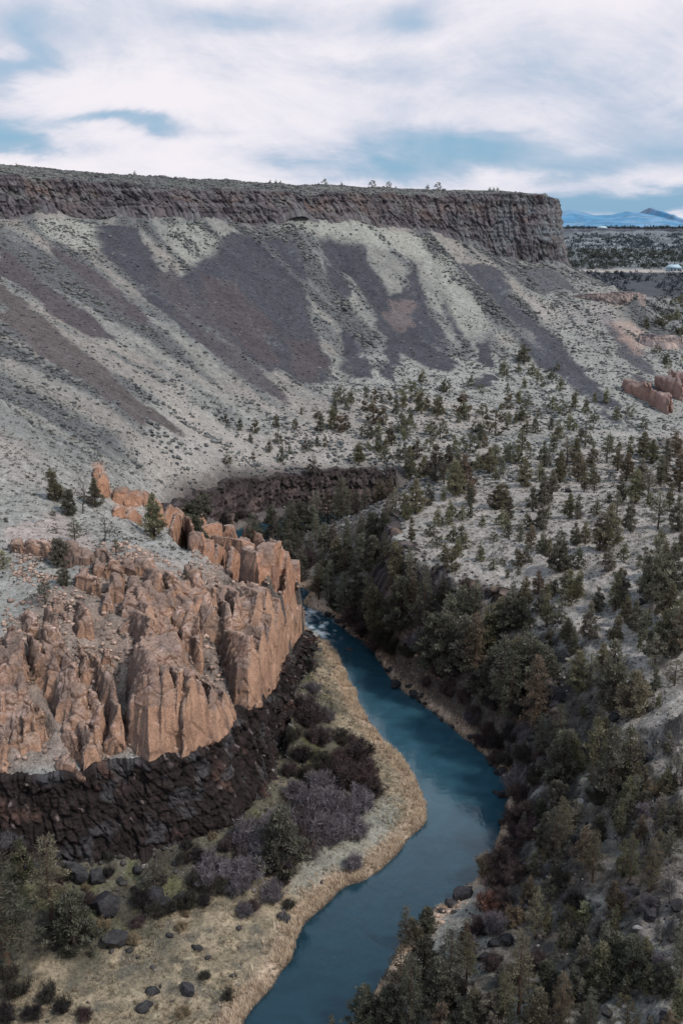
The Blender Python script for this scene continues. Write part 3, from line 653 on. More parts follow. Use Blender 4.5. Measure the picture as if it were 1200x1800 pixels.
# ------------------------------------------------------------------ sky and sun
SUN_EL, SUN_AZ = 48, 62                # azimuth of the sun measured from -Y towards +X
def sky():
    w = bpy.data.worlds.new('World'); SC.world = w; w.use_nodes = True; t = w.node_tree; t.nodes.clear()
    def n(typ, **kw):
        nd = t.nodes.new(typ)
        for k, v in kw.items(): setattr(nd, k, v)
        return nd
    L = t.links.new
    out = n('ShaderNodeOutputWorld'); bg1 = n('ShaderNodeBackground'); bg2 = n('ShaderNodeBackground'); mix = n('ShaderNodeMixShader')
    st_ = n('ShaderNodeTexSky', sky_type='NISHITA'); st_.sun_disc = False; st_.sun_elevation = math.radians(SUN_EL); st_.sun_rotation = math.radians(180-SUN_AZ)
    st_.air_density = 1.3; st_.dust_density = 1.5
    hs = n('ShaderNodeHueSaturation'); hs.inputs['Saturation'].default_value = 1.05; hs.inputs['Hue'].default_value = .485; L(st_.outputs[0], hs.inputs['Color'])
    tm = n('ShaderNodeMixRGB'); tm.inputs[0].default_value = .72; L(hs.outputs[0], tm.inputs[1]); tm.inputs[2].default_value = (2.1, 6.0, 9.4, 1); L(tm.outputs[0], bg1.inputs[0]); bg1.inputs[1].default_value = .078
    tc = n('ShaderNodeTexCoord'); sep = n('ShaderNodeSeparateXYZ'); L(tc.outputs['Generated'], sep.inputs[0])
    def math_(op, a, b=None, clamp=False):
        m = n('ShaderNodeMath', operation=op); m.use_clamp = clamp
        for i, v in enumerate((a, b)):
            if v is None: continue
            if hasattr(v, 'links'): L(v, m.inputs[i])
            else: m.inputs[i].default_value = v
        return m.outputs[0]
    zc = math_('MAXIMUM', sep.outputs[2], 0.0); den = math_('ADD', zc, .34)
    cx = math_('DIVIDE', sep.outputs[0], den); cy = math_('DIVIDE', sep.outputs[1], den)
    com = n('ShaderNodeCombineXYZ'); L(cx, com.inputs[0]); L(cy, com.inputs[1])
    def noise(scale, det, off, dist=0., vec=None, rough=.5, sx=1, sy=1):
        mp = n('ShaderNodeMapping'); mp.inputs['Location'].default_value = off; mp.inputs['Scale'].default_value = (sx, sy, 1); L(vec or com.outputs[0], mp.inputs[0])
        q = n('ShaderNodeTexNoise'); q.inputs['Scale'].default_value = scale; q.inputs['Detail'].default_value = det; q.inputs['Distortion'].default_value = dist; q.inputs['Roughness'].default_value = rough
        L(mp.outputs[0], q.inputs['Vector']); return q.outputs['Fac']
    def mr(v, a, b, c_, d): 
        m = n('ShaderNodeMapRange', interpolation_type='SMOOTHSTEP'); L(v, m.inputs[0])
        for i, q in zip((1, 2, 3, 4), (a, b, c_, d)): m.inputs[i].default_value = q
        return m.outputs[0]
    # warped direction for the large openings in the cloud
    wn = noise(1.7, 5, (3, 1, 0), .4, rough=.55); wn2 = noise(2.3, 5, (9, 4, 2), .4, rough=.55)
    wx = math_('MULTIPLY', math_('SUBTRACT', wn, .5), .30); wz = math_('MULTIPLY', math_('SUBTRACT', wn2, .5), .075)
    ax = math_('ADD', sep.outputs[0], wx); az = math_('ADD', sep.outputs[2], wz)
    hole = None
    for (u, v, ru, rv, am) in ((30,240,110,30,1.),(300,215,120,14,.8),(640,275,110,30,.95),(860,262,130,30,.9),(430,25,170,45,.6),(1170,350,160,30,.8),(1010,350,200,25,.7),(720,15,70,25,.6),(60,60,120,60,.5),(0,130,40,50,.6),(1040,285,80,20,.5),(380,120,100,22,.35),(640,120,120,22,.3),(1020,120,200,80,.45),(1150,230,100,50,.4)):
        d = ray(u, v); d /= np.linalg.norm(d)
        dx = math_('MULTIPLY', math_('SUBTRACT', ax, float(d[0])), FPX/ru); dz = math_('MULTIPLY', math_('SUBTRACT', az, float(d[2])), FPX/rv)
        r2 = math_('ADD', math_('MULTIPLY', dx, dx), math_('MULTIPLY', dz, dz)); g = math_('MULTIPLY', math_('POWER', 2.7183, math_('MULTIPLY', r2, -1.)), am)
        hole = g if hole is None else math_('ADD', hole, g)
    infront = mr(sep.outputs[1], 0, .3, 0, 1); hole = math_('MULTIPLY', hole, infront)
    gen = mr(noise(.9, 6, (5.3, 2.2, 0), .3), .45, .62, 0, .7); gen = math_('MAXIMUM', math_('MULTIPLY', gen, math_('SUBTRACT', 1., infront)), mr(sep.outputs[2], .47, .66, 0, .66))
    hole = math_('ADD', hole, gen)
    det = noise(3.0, 9, (2, 7, 0), .9, rough=.66); calm = math_('SUBTRACT', 1., math_('MULTIPLY', mr(sep.outputs[2], .34, .44, 0, .85), infront)); hole = math_('ADD', hole, math_('MULTIPLY', math_('MULTIPLY', math_('SUBTRACT', det, .5), .75), calm))
    gap = mr(hole, .32, 1.05, 0, 1)
    shade = mr(math_('ADD', hole, math_('MULTIPLY', math_('SUBTRACT', noise(1.7, 9, (1, 3, 0), .9, rough=.66), .5), math_('MULTIPLY', calm, 1.25))), -.10, .66, 0, 1)
    cm = n('ShaderNodeMixRGB'); L(shade, cm.inputs[0]); cm.inputs[1].default_value = (.93, .89, .945, 1); cm.inputs[2].default_value = (.55, .62, .76, 1)
    L(cm.outputs[0], bg2.inputs[0]); bg2.inputs[1].default_value = .98
    gm = n('ShaderNodeMixRGB'); L(math_('MULTIPLY', gap, .85), gm.inputs[0]); 
    L(math_('MULTIPLY', gap, .78), mix.inputs[0]); L(bg2.outputs[0], mix.inputs[1]); L(bg1.outputs[0], mix.inputs[2]); L(mix.outputs[0], out.inputs[0])
    w.cycles.sampling_method = 'MANUAL'; w.cycles.sample_map_resolution = 512
    sd = bpy.data.lights.new('sun', 'SUN'); so = bpy.data.objects.new('sun', sd); C.objects.link(so)
    sd.energy = 2.7; sd.angle = math.radians(6); sd.color = (1, .94, .88)
    a = math.radians(SUN_AZ); e = math.radians(SUN_EL)
    v = Vector((math.sin(a)*math.cos(e), -math.cos(a)*math.cos(e), math.sin(e)))
    so.rotation_euler = v.to_track_quat('Z', 'Y').to_euler()
sky()
# ------------------------------------------------------------------ red tuff outcrop
WTa = np.array(WT)
def wtz(u): return float(np.interp(u, [0,100,180,280,350,410,440,490,525,538], [20,20,20.5,20.5,21,21.5,21,18,10.5,7]))
def base_pt(u, v, front):
    if front: return np.array(P(u, v, wtz(u)))
    return hit(u, v)
def hull_mesh(pts, bm_all):
    import bmesh
    bm = bmesh.new()
    for p in pts: bm.verts.new(p)
    bmesh.ops.convex_hull(bm, input=bm.verts)
    dead = [v for v in bm.verts if not v.link_faces]
    for v in dead: bm.verts.remove(v)
    me = bpy.data.meshes.new('h'); bm.to_mesh(me); bm.free()
    bm_all.from_mesh(me); bpy.data.meshes.remove(me)
def fin(T, L, R, set_=3., w=.8, back=(-.4, .9), bl=6., dzb=-1., front=1, sh=.6, mid=None, sink=3., jit=.3):
    w *= WS
    l = base_pt(*L, front); r = base_pt(*R, front); m = base_pt(*mid, front) if mid else (l+r)/2
    yb = (l[1]+r[1])/2
    t = np.array(PY(T[0], T[1], yb+set_))
    bk = np.array([back[0], back[1], 0.]); bk /= np.linalg.norm(bk)
    ax = r-l; ax[2] = 0; ax /= np.linalg.norm(ax)+1e-9
    r_ = random.Random(int(T[0]*7+T[1]*13))
    J = lambda s=jit: np.array([r_.uniform(-s, s), r_.uniform(-s, s), r_.uniform(-s, s)])
    dn = np.array([0, 0, -sink]); d0 = np.array([0, 0, -.5 if front else -sink])
    pts = [l+d0, r+d0, m+d0, l+bk*bl+dn, r+bk*bl+dn, l, r, m]
    h = t[2]-m[2]
    pts += [t-ax*w*.5+J(.15), t+ax*w*.5+J(.15), t+bk*bl*.55+np.array([0, 0, dzb*.4])-ax*w*.5+J(), t+bk*bl+np.array([0, 0, dzb])+J(), t+bk*bl*.9+np.array([0, 0, dzb*1.6])+ax*w+J()]
    for b, q in ((l, -1), (r, 1), (m, 0)):
        p = b+(t-b)*.62; p[:2] += (b-t)[:2]*.30*sh; p += ax*q*w*.25; pts.append(p+J())
    return [Vector(p) for p in pts]
CL = {}; WS = .4
def F(c, *a, **k): CL.setdefault(c, []).append(fin(*a, **k))
UL = (-.55, .85)
# front buttress with the big smooth faces
F('front', (272,1168), (224,1325), (300,1332), set_=4.5, w=2.2, bl=9, dzb=0, mid=(262,1345), sh=1.0)
F('front', (256,1185), (226,1315), (262,1340), set_=3.5, w=1.5, bl=6, mid=(240,1335), sh=.9)
F('front', (292,1178), (285,1338), (325,1320), set_=3.8, w=1.6, bl=7, mid=(300,1332), sh=1.1)
F('front', (316,1180), (310,1325), (330,1314), set_=3., w=1.6, bl=6, sh=1.2)
F('front', (339,1186), (322,1330), (362,1308), set_=3.4, w=1.4, bl=6, mid=(343,1318), sh=1.1)
F('front', (352,1200), (345,1315), (378,1300), set_=3., w=1.2, bl=6, sh=.8)
F('front', (375,1205), (366,1308), (403,1287), set_=3.6, w=1.2, bl=6, sh=.5, mid=(385,1305))
F('front', (392,1215), (385,1298), (416,1262), set_=3.2, w=1.0, bl=6, sh=.3)
F('front', (262,1062), (225,1180), (290,1170), set_=6, w=.8, bl=6, back=UL, sh=.1, front=0)
F('front', (266,1085), (232,1240), (300,1230), set_=8, w=.8, bl=7, back=UL, sh=.1, front=0)
F('front', (269,1112), (235,1290), (300,1290), set_=9, w=.7, bl=7, dzb=-.5, back=UL, sh=.1)
F('front', (285,1130), (260,1290), (320,1270), set_=8.5, w=1.2, bl=5, sh=.2)
F('front', (303,1138), (290,1280), (335,1265), set_=8.2, w=1.4, bl=6, sh=.4)
F('front', (325,1162), (300,1290), (350,1270), set_=6.5, w=1.4, bl=6, sh=.4)
F('front', (350,1190), (330,1290), (385,1265), set_=5.2, w=1.2, bl=6, sh=.4)
F('front', (210,1240), (195,1335), (222,1332), set_=3., w=.8, bl=6, sh=.4)
F('front', (203,1290), (184,1333), (210,1336), set_=1.3, w=.8, bl=3, sh=1.)
F('front', (333,1298), (325,1322), (343,1320), set_=.5, w=1., bl=1.2, sh=1.)
# right buttress
F('right', (428,1170), (408,1205), (432,1244), set_=2.6, w=1.4, bl=8, mid=(420,1240), back=(-.8,.6), sh=.9)
F('right', (442,1120), (415,1238), (460,1240), set_=4.5, w=1.8, bl=9, mid=(438,1246), back=(-.6,.8), sh=1.)
F('right', (462,1105), (445,1242), (482,1208), set_=5, w=1.8, bl=9, mid=(466,1228), back=(-.6,.8), sh=1.)
F('right', (478,1080), (468,1222), (494,1188), set_=6, w=1.8, bl=9, mid=(484,1205), back=(-.7,.7), sh=1.)
F('right', (455,1040), (430,1200), (480,1190), set_=11, w=3.0, bl=8, back=(-.5,.85), sh=.7)
F('right', (470,1036), (450,1200), (500,1165), set_=12, w=3.0, bl=9, back=(-.5,.85), sh=.8)
F('right', (492,1052), (485,1190), (508,1150), set_=9, w=1.8, bl=9, back=(-.8,.6), sh=1.)
F('right', (505,1060), (495,1165), (522,1125), set_=8, w=1.6, bl=8, back=(-.8,.6), sh=1.)
F('right', (515,1045), (506,1150), (532,1108), set_=9, w=1.8, bl=8, back=(-.8,.6), sh=.9)
F('right', (529,1062), (520,1125), (537,1106), set_=3, w=1.6, bl=6, back=(-.8,.6), sh=1.)
F('right', (418,1040), (404,1205), (432,1200), set_=12, w=1.6, bl=8, sh=.5)
F('right', (402,1060), (390,1200), (412,1205), set_=9, w=1.2, bl=8, sh=.7)
F('right', (381,1064), (355,1190), (398,1203), set_=9, w=1.2, bl=9, back=UL, sh=.7)
F('right', (350,1085), (338,1175), (358,1195), set_=6, w=1.2, bl=6, back=UL, sh=.8, front=0)
F('right', (335,1072), (318,1150), (345,1168), set_=6, w=1.2, bl=6, back=UL, sh=.7, front=0)
F('right', (316,1066), (300,1125), (330,1140), set_=5, w=1.4, bl=5, back=UL, sh=.6, front=0)
F('right', (365,1040), (350,1110), (385,1120), set_=6, w=2.2, bl=6, sh=.6, front=0)
F('right', (395,1032), (380,1100), (410,1110), set_=7, w=2.4, bl=5, sh=.6, front=0)
# far crest
WS = 1.15
for T, L, R, st_, w in (((385,960),(375,1005),(398,1015),2.5,2.0),((412,968),(400,1022),(428,1035),2.5,3),((440,966),(424,1036),(455,1045),3.2,3),((468,960),(448,1045),(485,1055),4.2,3.2),
    ((495,966),(478,1055),(508,1075),5,3),((507,975),(495,1075),(522,1095),6,2.4),((517,990),(505,1095),(530,1108),6.5,2.2),((360,948),(350,985),(378,1000),2.4,2.0),((347,936),(335,975),(358,990),2.6,1.8),
    ((404,924),(392,965),(418,970),3,2.0),((440,926),(425,965),(452,968),3,2.2),((455,938),(442,972),(470,975),3.6,1.8),((428,950),(415,985),(445,985),2.5,2.4),((482,950),(465,990),(500,995),3,2.4),
    ((378,920),(365,955),(392,960),2.6,2.0),((335,915),(322,950),(350,960),2.4,2.0),((352,905),(340,935),(366,945),2.4,2.0),((310,905),(298,945),(325,955),2.2,2.2),((325,893),(312,920),(340,930),2.2,2.0),
    ((298,890),(285,925),(312,935),2.,2.),((275,885),(265,915),(290,925),2,2),((250,862),(238,888),(262,893),2,1.8),((232,862),(218,888),(248,890),1.8,2.4),((262,868),(252,892),(272,898),2,1.4),((212,858),(198,880),(225,884),1.5,2.),
    ((208,893),(196,912),(222,918),1.2,2.2),((232,898),(215,920),(250,926),1.2,2.6),((180,832),(168,868),(194,876),1.2,.9),((172,822),(165,842),(180,850),1.2,.8)):
    F('crest', T, L, R, set_=st_, w=w, bl=5 if T[0] > 380 else 3.2, dzb=-.6, back=(-.25,.95), front=0, sh=1., jit=.4)
# middle ledge
WS = .55
for T, L, R, st_, w in (((32,950),(22,968),(45,972),1.,2.4),((55,952),(42,972),(70,978),1.,2.6),((80,955),(66,976),(98,985),1.,2.8),((102,962),(88,985),(120,995),1.,2.4),((125,958),(112,995),(145,1000),1.8,2.6),
    ((150,968),(135,1000),(170,1005),1.8,2.8),((178,965),(160,990),(200,1000),1.6,3),((200,985),(180,1020),(220,1030),2,2.6),((175,990),(160,1020),(192,1028),1.6,2),((225,988),(210,1015),(245,1025),1.6,2.8),((255,985),(235,1015),(275,1020),1.6,3.2),
    ((150,1005),(132,1035),(168,1042),1.8,2.2),((205,1015),(190,1060),(225,1065),2.8,1.8),((240,1020),(222,1065),(258,1070),3,2),((262,1030),(248,1080),(278,1085),3,1.6),((290,1010),(275,1040),(310,1045),2,3),((320,1025),(300,1062),(340,1070),2.6,3),
    ((232,1048),(212,1105),(250,1108),3.4,1.4),((250,1040),(240,1110),(272,1115),4,1.2),((285,1050),(268,1100),(300,1110),3.4,1.6),((300,1040),(285,1090),(318,1100),3.5,2),((168,1015),(160,1045),(180,1048),1.6,.9),((190,1048),(178,1085),(200,1088),2.2,1.2),
    ((277,1080),(262,1150),(300,1160),4,1.6),((295,1090),(280,1150),(318,1150),3.4,1.4),((235,1090),(205,1125),(255,1130),2,3),((345,1040),(330,1075),(362,1080),2.2,3.)):
    F('ledge', T, L, R, set_=st_, w=w, bl=3.5, dzb=-.2, back=(-.35,.9), front=0, sh=.8, jit=.4)
# left spires
WS = .35
for T, L, R, st_, w, fr, bl in (((98,1082),(82,1140),(112,1148),3.6,1.1,0,5),((105,1060),(92,1090),(122,1095),2,1.4,0,3),((62,1090),(45,1130),(78,1135),2.5,1.4,0,5),((118,1085),(108,1110),(132,1118),1.5,1.,0,3),
    ((38,1125),(0,1230),(50,1240),6,1.0,0,7),((15,1150),(-25,1240),(28,1245),5.5,1.0,0,7),((42,1183),(24,1262),(56,1262),4.,.9,0,5),((100,1145),(78,1225),(112,1232),4,1.2,0,6),((118,1150),(100,1215),(125,1220),3,1.2,0,4),
    ((132,1172),(108,1290),(145,1285),6,.9,0,6),((152,1155),(140,1215),(168,1218),3.,1.,0,5),((145,1210),(112,1320),(165,1310),6.,1.,0,6),((120,1200),(95,1280),(125,1285),4,1.,0,5),
    ((162,1228),(140,1300),(190,1300),4.5,1.6,1,6),((176,1245),(155,1340),(190,1320),3.2,1.5,1,5),((160,1290),(145,1360),(180,1345),2.4,1.4,1,4),((128,1292),(103,1345),(147,1352),2.2,2.,1,4),((120,1342),(98,1362),(150,1368),.8,3,1,3),
    ((30,1275),(14,1352),(42,1352),3.4,1.2,1,6),((45,1285),(35,1352),(62,1348),2.8,1.2,1,5),((5,1295),(-15,1358),(16,1356),2.4,1.6,1,5),((-25,1250),(-50,1358),(-10,1356),4.,1.6,1,7),((10,1235),(-10,1300),(25,1300),3.4,1.,1,5),((-50,1180),(-80,1300),(-20,1290),6,1.5,0,8),
    ((150,1090),(140,1115),(165,1120),1.2,1.2,0,2.5),((190,1150),(178,1170),(205,1178),.8,1.5,0,2)):
    F('spires', T, L, R, set_=st_, w=w, bl=bl, dzb=.4, back=UL, front=fr, sh=.45, jit=.3)
WS = 1.5
F('crest', (300,900), (280,925), (345,950), set_=2.2, w=6, bl=4, back=(-.25,.95), front=0, sh=.8)
F('crest', (350,925), (320,945), (395,985), set_=2.4, w=6, bl=4, back=(-.25,.95), front=0, sh=.8)
F('crest', (400,945), (370,985), (440,1010), set_=3, w=7, bl=4, back=(-.25,.95), front=0, sh=.8)
F('crest', (262,880), (240,905), (292,915), set_=1.8, w=5, bl=3, back=(-.25,.95), front=0, sh=.8)
WS = 1.
F('spires', (28,1215), (-20,1350), (60,1350), set_=9, w=4, bl=9, dzb=.4, back=UL, sh=.3)
F('spires', (140,1240), (108,1355), (188,1340), set_=8, w=2.5, bl=9, dzb=.4, back=UL, sh=.3)
F('front', (290,1150), (235,1330), (380,1300), set_=8, w=5, bl=9, dzb=.4, back=UL, sh=.5)
F('right', (440,1060), (400,1215), (490,1190), set_=11, w=5, bl=9, dzb=.4, back=(-.6,.8), sh=.6)
WS = .5
rs = random.Random(77)
for i in range(46):
    if i < 30: u, v = rs.uniform(-20, 205), rs.uniform(1100, 1335)
    else: u, v = rs.uniform(225, 400), rs.uniform(1035, 1150)
    if i < 30 and (v < 1180-u*.35 or (150 < u < 205 and v < 1230)): continue
    hp = rs.uniform(45, 85) if i < 30 else rs.uniform(34, 56); wd = rs.uniform(10, 19)
    F('spires' if i < 30 else 'ledge', (u+rs.uniform(-3, 5), v-hp), (u-wd, v-rs.uniform(0, 6)), (u+wd, v+rs.uniform(0, 6)), set_=hp*.045, w=rs.uniform(.6, 1.3), bl=rs.uniform(4, 8), dzb=rs.uniform(-.4, .6), back=(rs.uniform(-.8, -.3), .9), front=0, sh=.5, jit=.3)
# second outcrop far right
WS = 1.
for T, L, R, st_ in (((1120,668),(1105,690),(1135,705),3),((1135,668),(1122,695),(1150,715),3),((1150,682),(1138,705),(1165,722),3),((1162,688),(1150,712),(1172,728),3),((1174,690),(1165,715),(1184,726),3)):
    F('valley', T, L, R, set_=st_, w=7, bl=12, dzb=-2, back=(-.3,.95), front=0, sh=1., jit=2.2, sink=6)
for T, L, R, st_ in (((1186,662),(1176,690),(1200,705),4),((1205,655),(1192,690),(1225,705),4)):
    F('valley2', T, L, R, set_=st_, w=9, bl=12, dzb=-2, back=(-.3,.95), front=0, sh=1., jit=2.2, sink=6)

def tuff_mat():
    return rock_mat('tuff_rock', scales=((.5, .18), (4.5, .4)), bump=.8, bscale=3.6, bdist=.3)
TUFF = tuff_mat()
def sculpt(name, hulls, vox, amp=1., sc=1., haze=None, parent=None):
    import bmesh
    bm = bmesh.new()
    for h in hulls: hull_mesh(h, bm)
    me = bpy.data.meshes.new('raw'); bm.to_mesh(me); bm.free()
    o = bpy.data.objects.new('raw', me); C.objects.link(o)
    md = o.modifiers.new('r', 'REMESH'); md.mode = 'VOXEL'; md.voxel_size = vox; md.adaptivity = 0
    dg = bpy.context.evaluated_depsgraph_get(); ev = o.evaluated_get(dg); m2 = ev.to_mesh()
    n = len(m2.vertices); co = np.empty(n*3, np.float32); m2.vertices.foreach_get('co', co); co = co.reshape(-1, 3).astype(float)
    nq = len(m2.polygons); lt = np.empty(nq, np.int32); m2.polygons.foreach_get('loop_total', lt)
    li = np.empty(len(m2.loops), np.int32); m2.loops.foreach_get('vertex_index', li)
    ls = np.empty(nq, np.int32); m2.polygons.foreach_get('loop_start', ls)
    q = li[(ls[lt == 4][:, None]+np.arange(4))]; tr = li[(ls[lt == 3][:, None]+np.arange(3))] if (lt == 3).any() else None
    def normals(co):
        N = np.zeros_like(co); fn = np.cross(co[q[:, 2]]-co[q[:, 0]], co[q[:, 3]]-co[q[:, 1]])
        for k in range(4): np.add.at(N, q[:, k], fn)
        return N/(np.linalg.norm(N, axis=1)[:, None]+1e-9)
    ed = np.vstack([q[:, [0, 1]], q[:, [1, 2]], q[:, [2, 3]], q[:, [3, 0]]])
    def relax(co, it, f=.5):
        for _ in range(it):
            s = np.zeros_like(co); c = np.zeros(len(co))
            np.add.at(s, ed[:, 0], co[ed[:, 1]]); np.add.at(s, ed[:, 1], co[ed[:, 0]]); np.add.at(c, ed[:, 0], 1); np.add.at(c, ed[:, 1], 1)
            co = co*(1-f)+s/np.maximum(c, 1)[:, None]*f
        return co
    # concavity of the united blocks: drives the crevice shade painted into the colour
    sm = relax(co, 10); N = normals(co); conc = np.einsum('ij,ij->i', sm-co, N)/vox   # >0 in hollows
    x, y, z = co[:, 0]/sc, co[:, 1]/sc, co[:, 2]/sc
    steep = sst(.75, .35, N[:, 2]); top = 1-steep
    # smooth spalled faces low on the river side, rough flutes above
    facing = sst(-.2, .5, .45*N[:, 0]-.9*N[:, 1])
    rel = fbm3(x/6, y/6, z/9, 2, 601)
    smooth = facing*steep*sst(.32, .46, rel+.16*sst(33, 24, z*sc)+(.05 if name == 'buttress' else 0) if haze is None else rel+.1)
    wx = (fbm3(x/3, y/3, z/6, 2, 611)-.5)*2.2; wy = (fbm3(x/3, y/3, z/6, 2, 621)-.5)*2.2
    fl = np.abs(fbm3((x+wx)/1.7, (y+wy)/1.7, z/14, 4, 631)-.5)*2          # vertical flutes
    f1, f2, cid = worley3((x+wx)/3.0, (y+wy)/3.0, z/13, 641)
    cr = sst(.10, 0., f2-f1)
    f1b, f2b, cidb = worley3((x+wx)/1.0, (y+wy)/1.0, z/4.5, 643)
    d = (cid-.5)*.32*(1-.35*smooth)+(1-smooth)*((.30-fl)*1.9*steep+(cidb-.5)*.16-sst(.14, 0, f2b-f1b)*.10)-cr*(.30-.1*smooth)
    d = d+(1-smooth*.7)*(fbm3(x/.55, y/.55, z/.8, 3, 651)-.5)*.42+(fbm3(x/5, y/5, z/7, 2, 661)-.5)*.8
    # spall scars with sharp edge on the smooth faces
    spall = sst(.50, .54, fbm3(x/3.1, y/3.1, z/4.5, 2, 671)); d = d-spall*smooth*.35
    co = co+N*(d*amp*sc*.8)[:, None]
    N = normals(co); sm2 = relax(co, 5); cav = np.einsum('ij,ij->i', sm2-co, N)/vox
    N = normals(co); top = sst(.45, .8, N[:, 2])
    f = fbm3(x/1.6, y/1.6, z/2.6, 4, 681); g = fbm3(x/.5, y/.5, z/.6, 3, 691)
    c = np.ones((n, 3))*np.array([.25, .152, .11]); c = c*(.7+.6*f)[:, None]*(.75+.5*cid[:])[:, None]
    c = mixc(c, (.20, .145, .12), (1-smooth)*steep*.85*sst(.25, .55, fbm3(x/1.2, y/1.2, z/5, 3, 701)))     # weathered grey-brown
    c = mixc(c, (.47, .30, .205), smooth*.85*(.55+.9*(fbm3(x/1.1, y/1.1, z/7, 3, 711)-.25)))
    c = mixc(c, (.36, .22, .12), sst(.54, .66, fbm3(x/2.2, y/2.2, z/2.2, 3, 721))*(1-smooth)*.5)        # ochre crust
    c = mixc(c, (.42, .315, .26), top*.65*(.5+g)); c = mixc(c, (.55, .42, .37), top*sst(.6, .7, fbm3(x/2.5, y/2.5, z/2.5, 3, 731))*.7)
    c = mixc(c, (.10, .07, .06), sst(.5, .62, fbm3((x+wx)/.8, (y+wy)/.8, z/10, 3, 741))*steep*(1-smooth)*.55)   # runoff streaks
    c = mixc(c, (.035, .024, .022), cr*.28); c = mixc(c, (.05, .036, .032), sst(.15, 0, f2b-f1b)*(1-smooth)*.2)
    c = mixc(c, (.04, .03, .027), sst(.8, 2.6, conc)*.65); c = mixc(c, (.05, .034, .028), sst(.3, 1.5, cav)*.75); c = c*(1+.45*sst(-.2, -1.1, cav))[:, None]; c = c*(1+.35*sst(-.3, -1.5, conc))[:, None]  # occlusion painted in: hollows darkened, exposed edges lightened
    if name == 'crest_block' or haze is not None: c = mixc(c, (.46, .235, .15), (1-top)*.35)
    c = mixc(c, (.19, .15, .13), (1-smooth)*sst(.42, .62, fbm3(x/4, y/4, z/6, 3, 761))*.6)
    c = mixc(c, (.135, .11, .10), sst(.05, -.55, N[:, 0])*steep*(.7 if haze is None else 0))  # shaded side painted in: left-facing walls darker, weathered grey-brown
    if haze is not None: c = mixc(c, (.40, .24, .17), steep*.5)
    c = c*np.array([.98, .94, .92])
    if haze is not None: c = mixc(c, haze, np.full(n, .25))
    ev.to_mesh_clear(); bpy.data.objects.remove(o); bpy.data.meshes.remove(me)
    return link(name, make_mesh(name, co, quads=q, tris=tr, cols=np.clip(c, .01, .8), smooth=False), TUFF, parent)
ro = link('rock_outcrop', None, None, None, (-30, 165, 20)); ro.empty_display_size = 1
tag(ro, 'orange-brown tuff outcrop of fluted buttresses and spires above the dark basalt wall', 'rock outcrop')
def under(o, root):
    o.parent = root; o.matrix_parent_inverse = Matrix.Translation(-Vector(root.location))
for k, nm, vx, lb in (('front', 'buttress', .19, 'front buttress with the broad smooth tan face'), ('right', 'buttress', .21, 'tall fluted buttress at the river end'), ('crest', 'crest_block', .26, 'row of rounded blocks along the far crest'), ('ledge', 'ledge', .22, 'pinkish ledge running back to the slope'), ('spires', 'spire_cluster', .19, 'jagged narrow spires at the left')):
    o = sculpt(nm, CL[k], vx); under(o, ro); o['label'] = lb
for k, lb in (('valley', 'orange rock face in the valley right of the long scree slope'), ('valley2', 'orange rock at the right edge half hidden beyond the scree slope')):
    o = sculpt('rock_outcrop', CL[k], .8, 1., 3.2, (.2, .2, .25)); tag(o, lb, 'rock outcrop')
# ------------------------------------------------------------------ vegetation, boulders, small things
class MB:
    def __init__(s): s.v = []; s.t = []; s.c = []; s.n = 0
    def add(s, v, t, c):
        v = np.asarray(v, float); t = np.asarray(t, int)
        s.v.append(v); s.t.append(t+s.n); s.c.append(np.broadcast_to(np.asarray(c, float), v.shape).copy()); s.n += len(v)
    def tube(s, p0, p1, r0, r1, c, k=5):
        p0 = np.asarray(p0, float); p1 = np.asarray(p1, float); d = p1-p0; L = np.linalg.norm(d)+1e-9; d /= L
        a = np.cross(d, [0.3, .1, 1.] if abs(d[2]) < .9 else [1., 0, 0]); a /= np.linalg.norm(a); b = np.cross(d, a)
        th = np.arange(k)*2*np.pi/k; ring = np.cos(th)[:, None]*a+np.sin(th)[:, None]*b
        v = np.vstack([p0+ring*r0, p1+ring*r1]); i = np.arange(k); j = (i+1) % k
        s.add(v, np.vstack([np.c_[i, j, j+k], np.c_[i, j+k, i+k]]), c)
    def path(s, pts, rs, c, k=5):
        for a, b, r0, r1 in zip(pts[:-1], pts[1:], rs[:-1], rs[1:]): s.tube(a, b, r0, r1, c, k)
    def leaves(s, cen, rad, n, size, c, rg, up=.3, asp=.5, jc=.25):
        """n small leaf sprays scattered through a clump"""
        d = rg.normal(size=(n, 3)); d /= np.linalg.norm(d, axis=1)[:, None]
        p = np.asarray(cen)+d*np.asarray(rad)*rg.uniform(.35, 1., (n, 1))
        o = d+rg.normal(size=(n, 3))*.55; o[:, 2] += up; o /= np.linalg.norm(o, axis=1)[:, None]
        w = np.cross(o, rg.normal(size=(n, 3))); w /= np.linalg.norm(w, axis=1)[:, None]+1e-9
        L = size*rg.uniform(.6, 1.3, (n, 1))
        v = np.stack([p-w*L*asp*.5, p+w*L*asp*.5, p+o*L], 1).reshape(-1, 3)
        cc = np.repeat(np.asarray(c, float)[None]*rg.uniform(1-jc, 1+jc, (n, 1)), 3, 0)
        s.add(v, np.arange(3*n).reshape(n, 3), cc)
    def mesh(s, name, smooth=False):
        return make_mesh(name, np.vstack(s.v), tris=np.vstack(s.t), cols=np.clip(np.vstack(s.c), .004, .9), smooth=smooth)
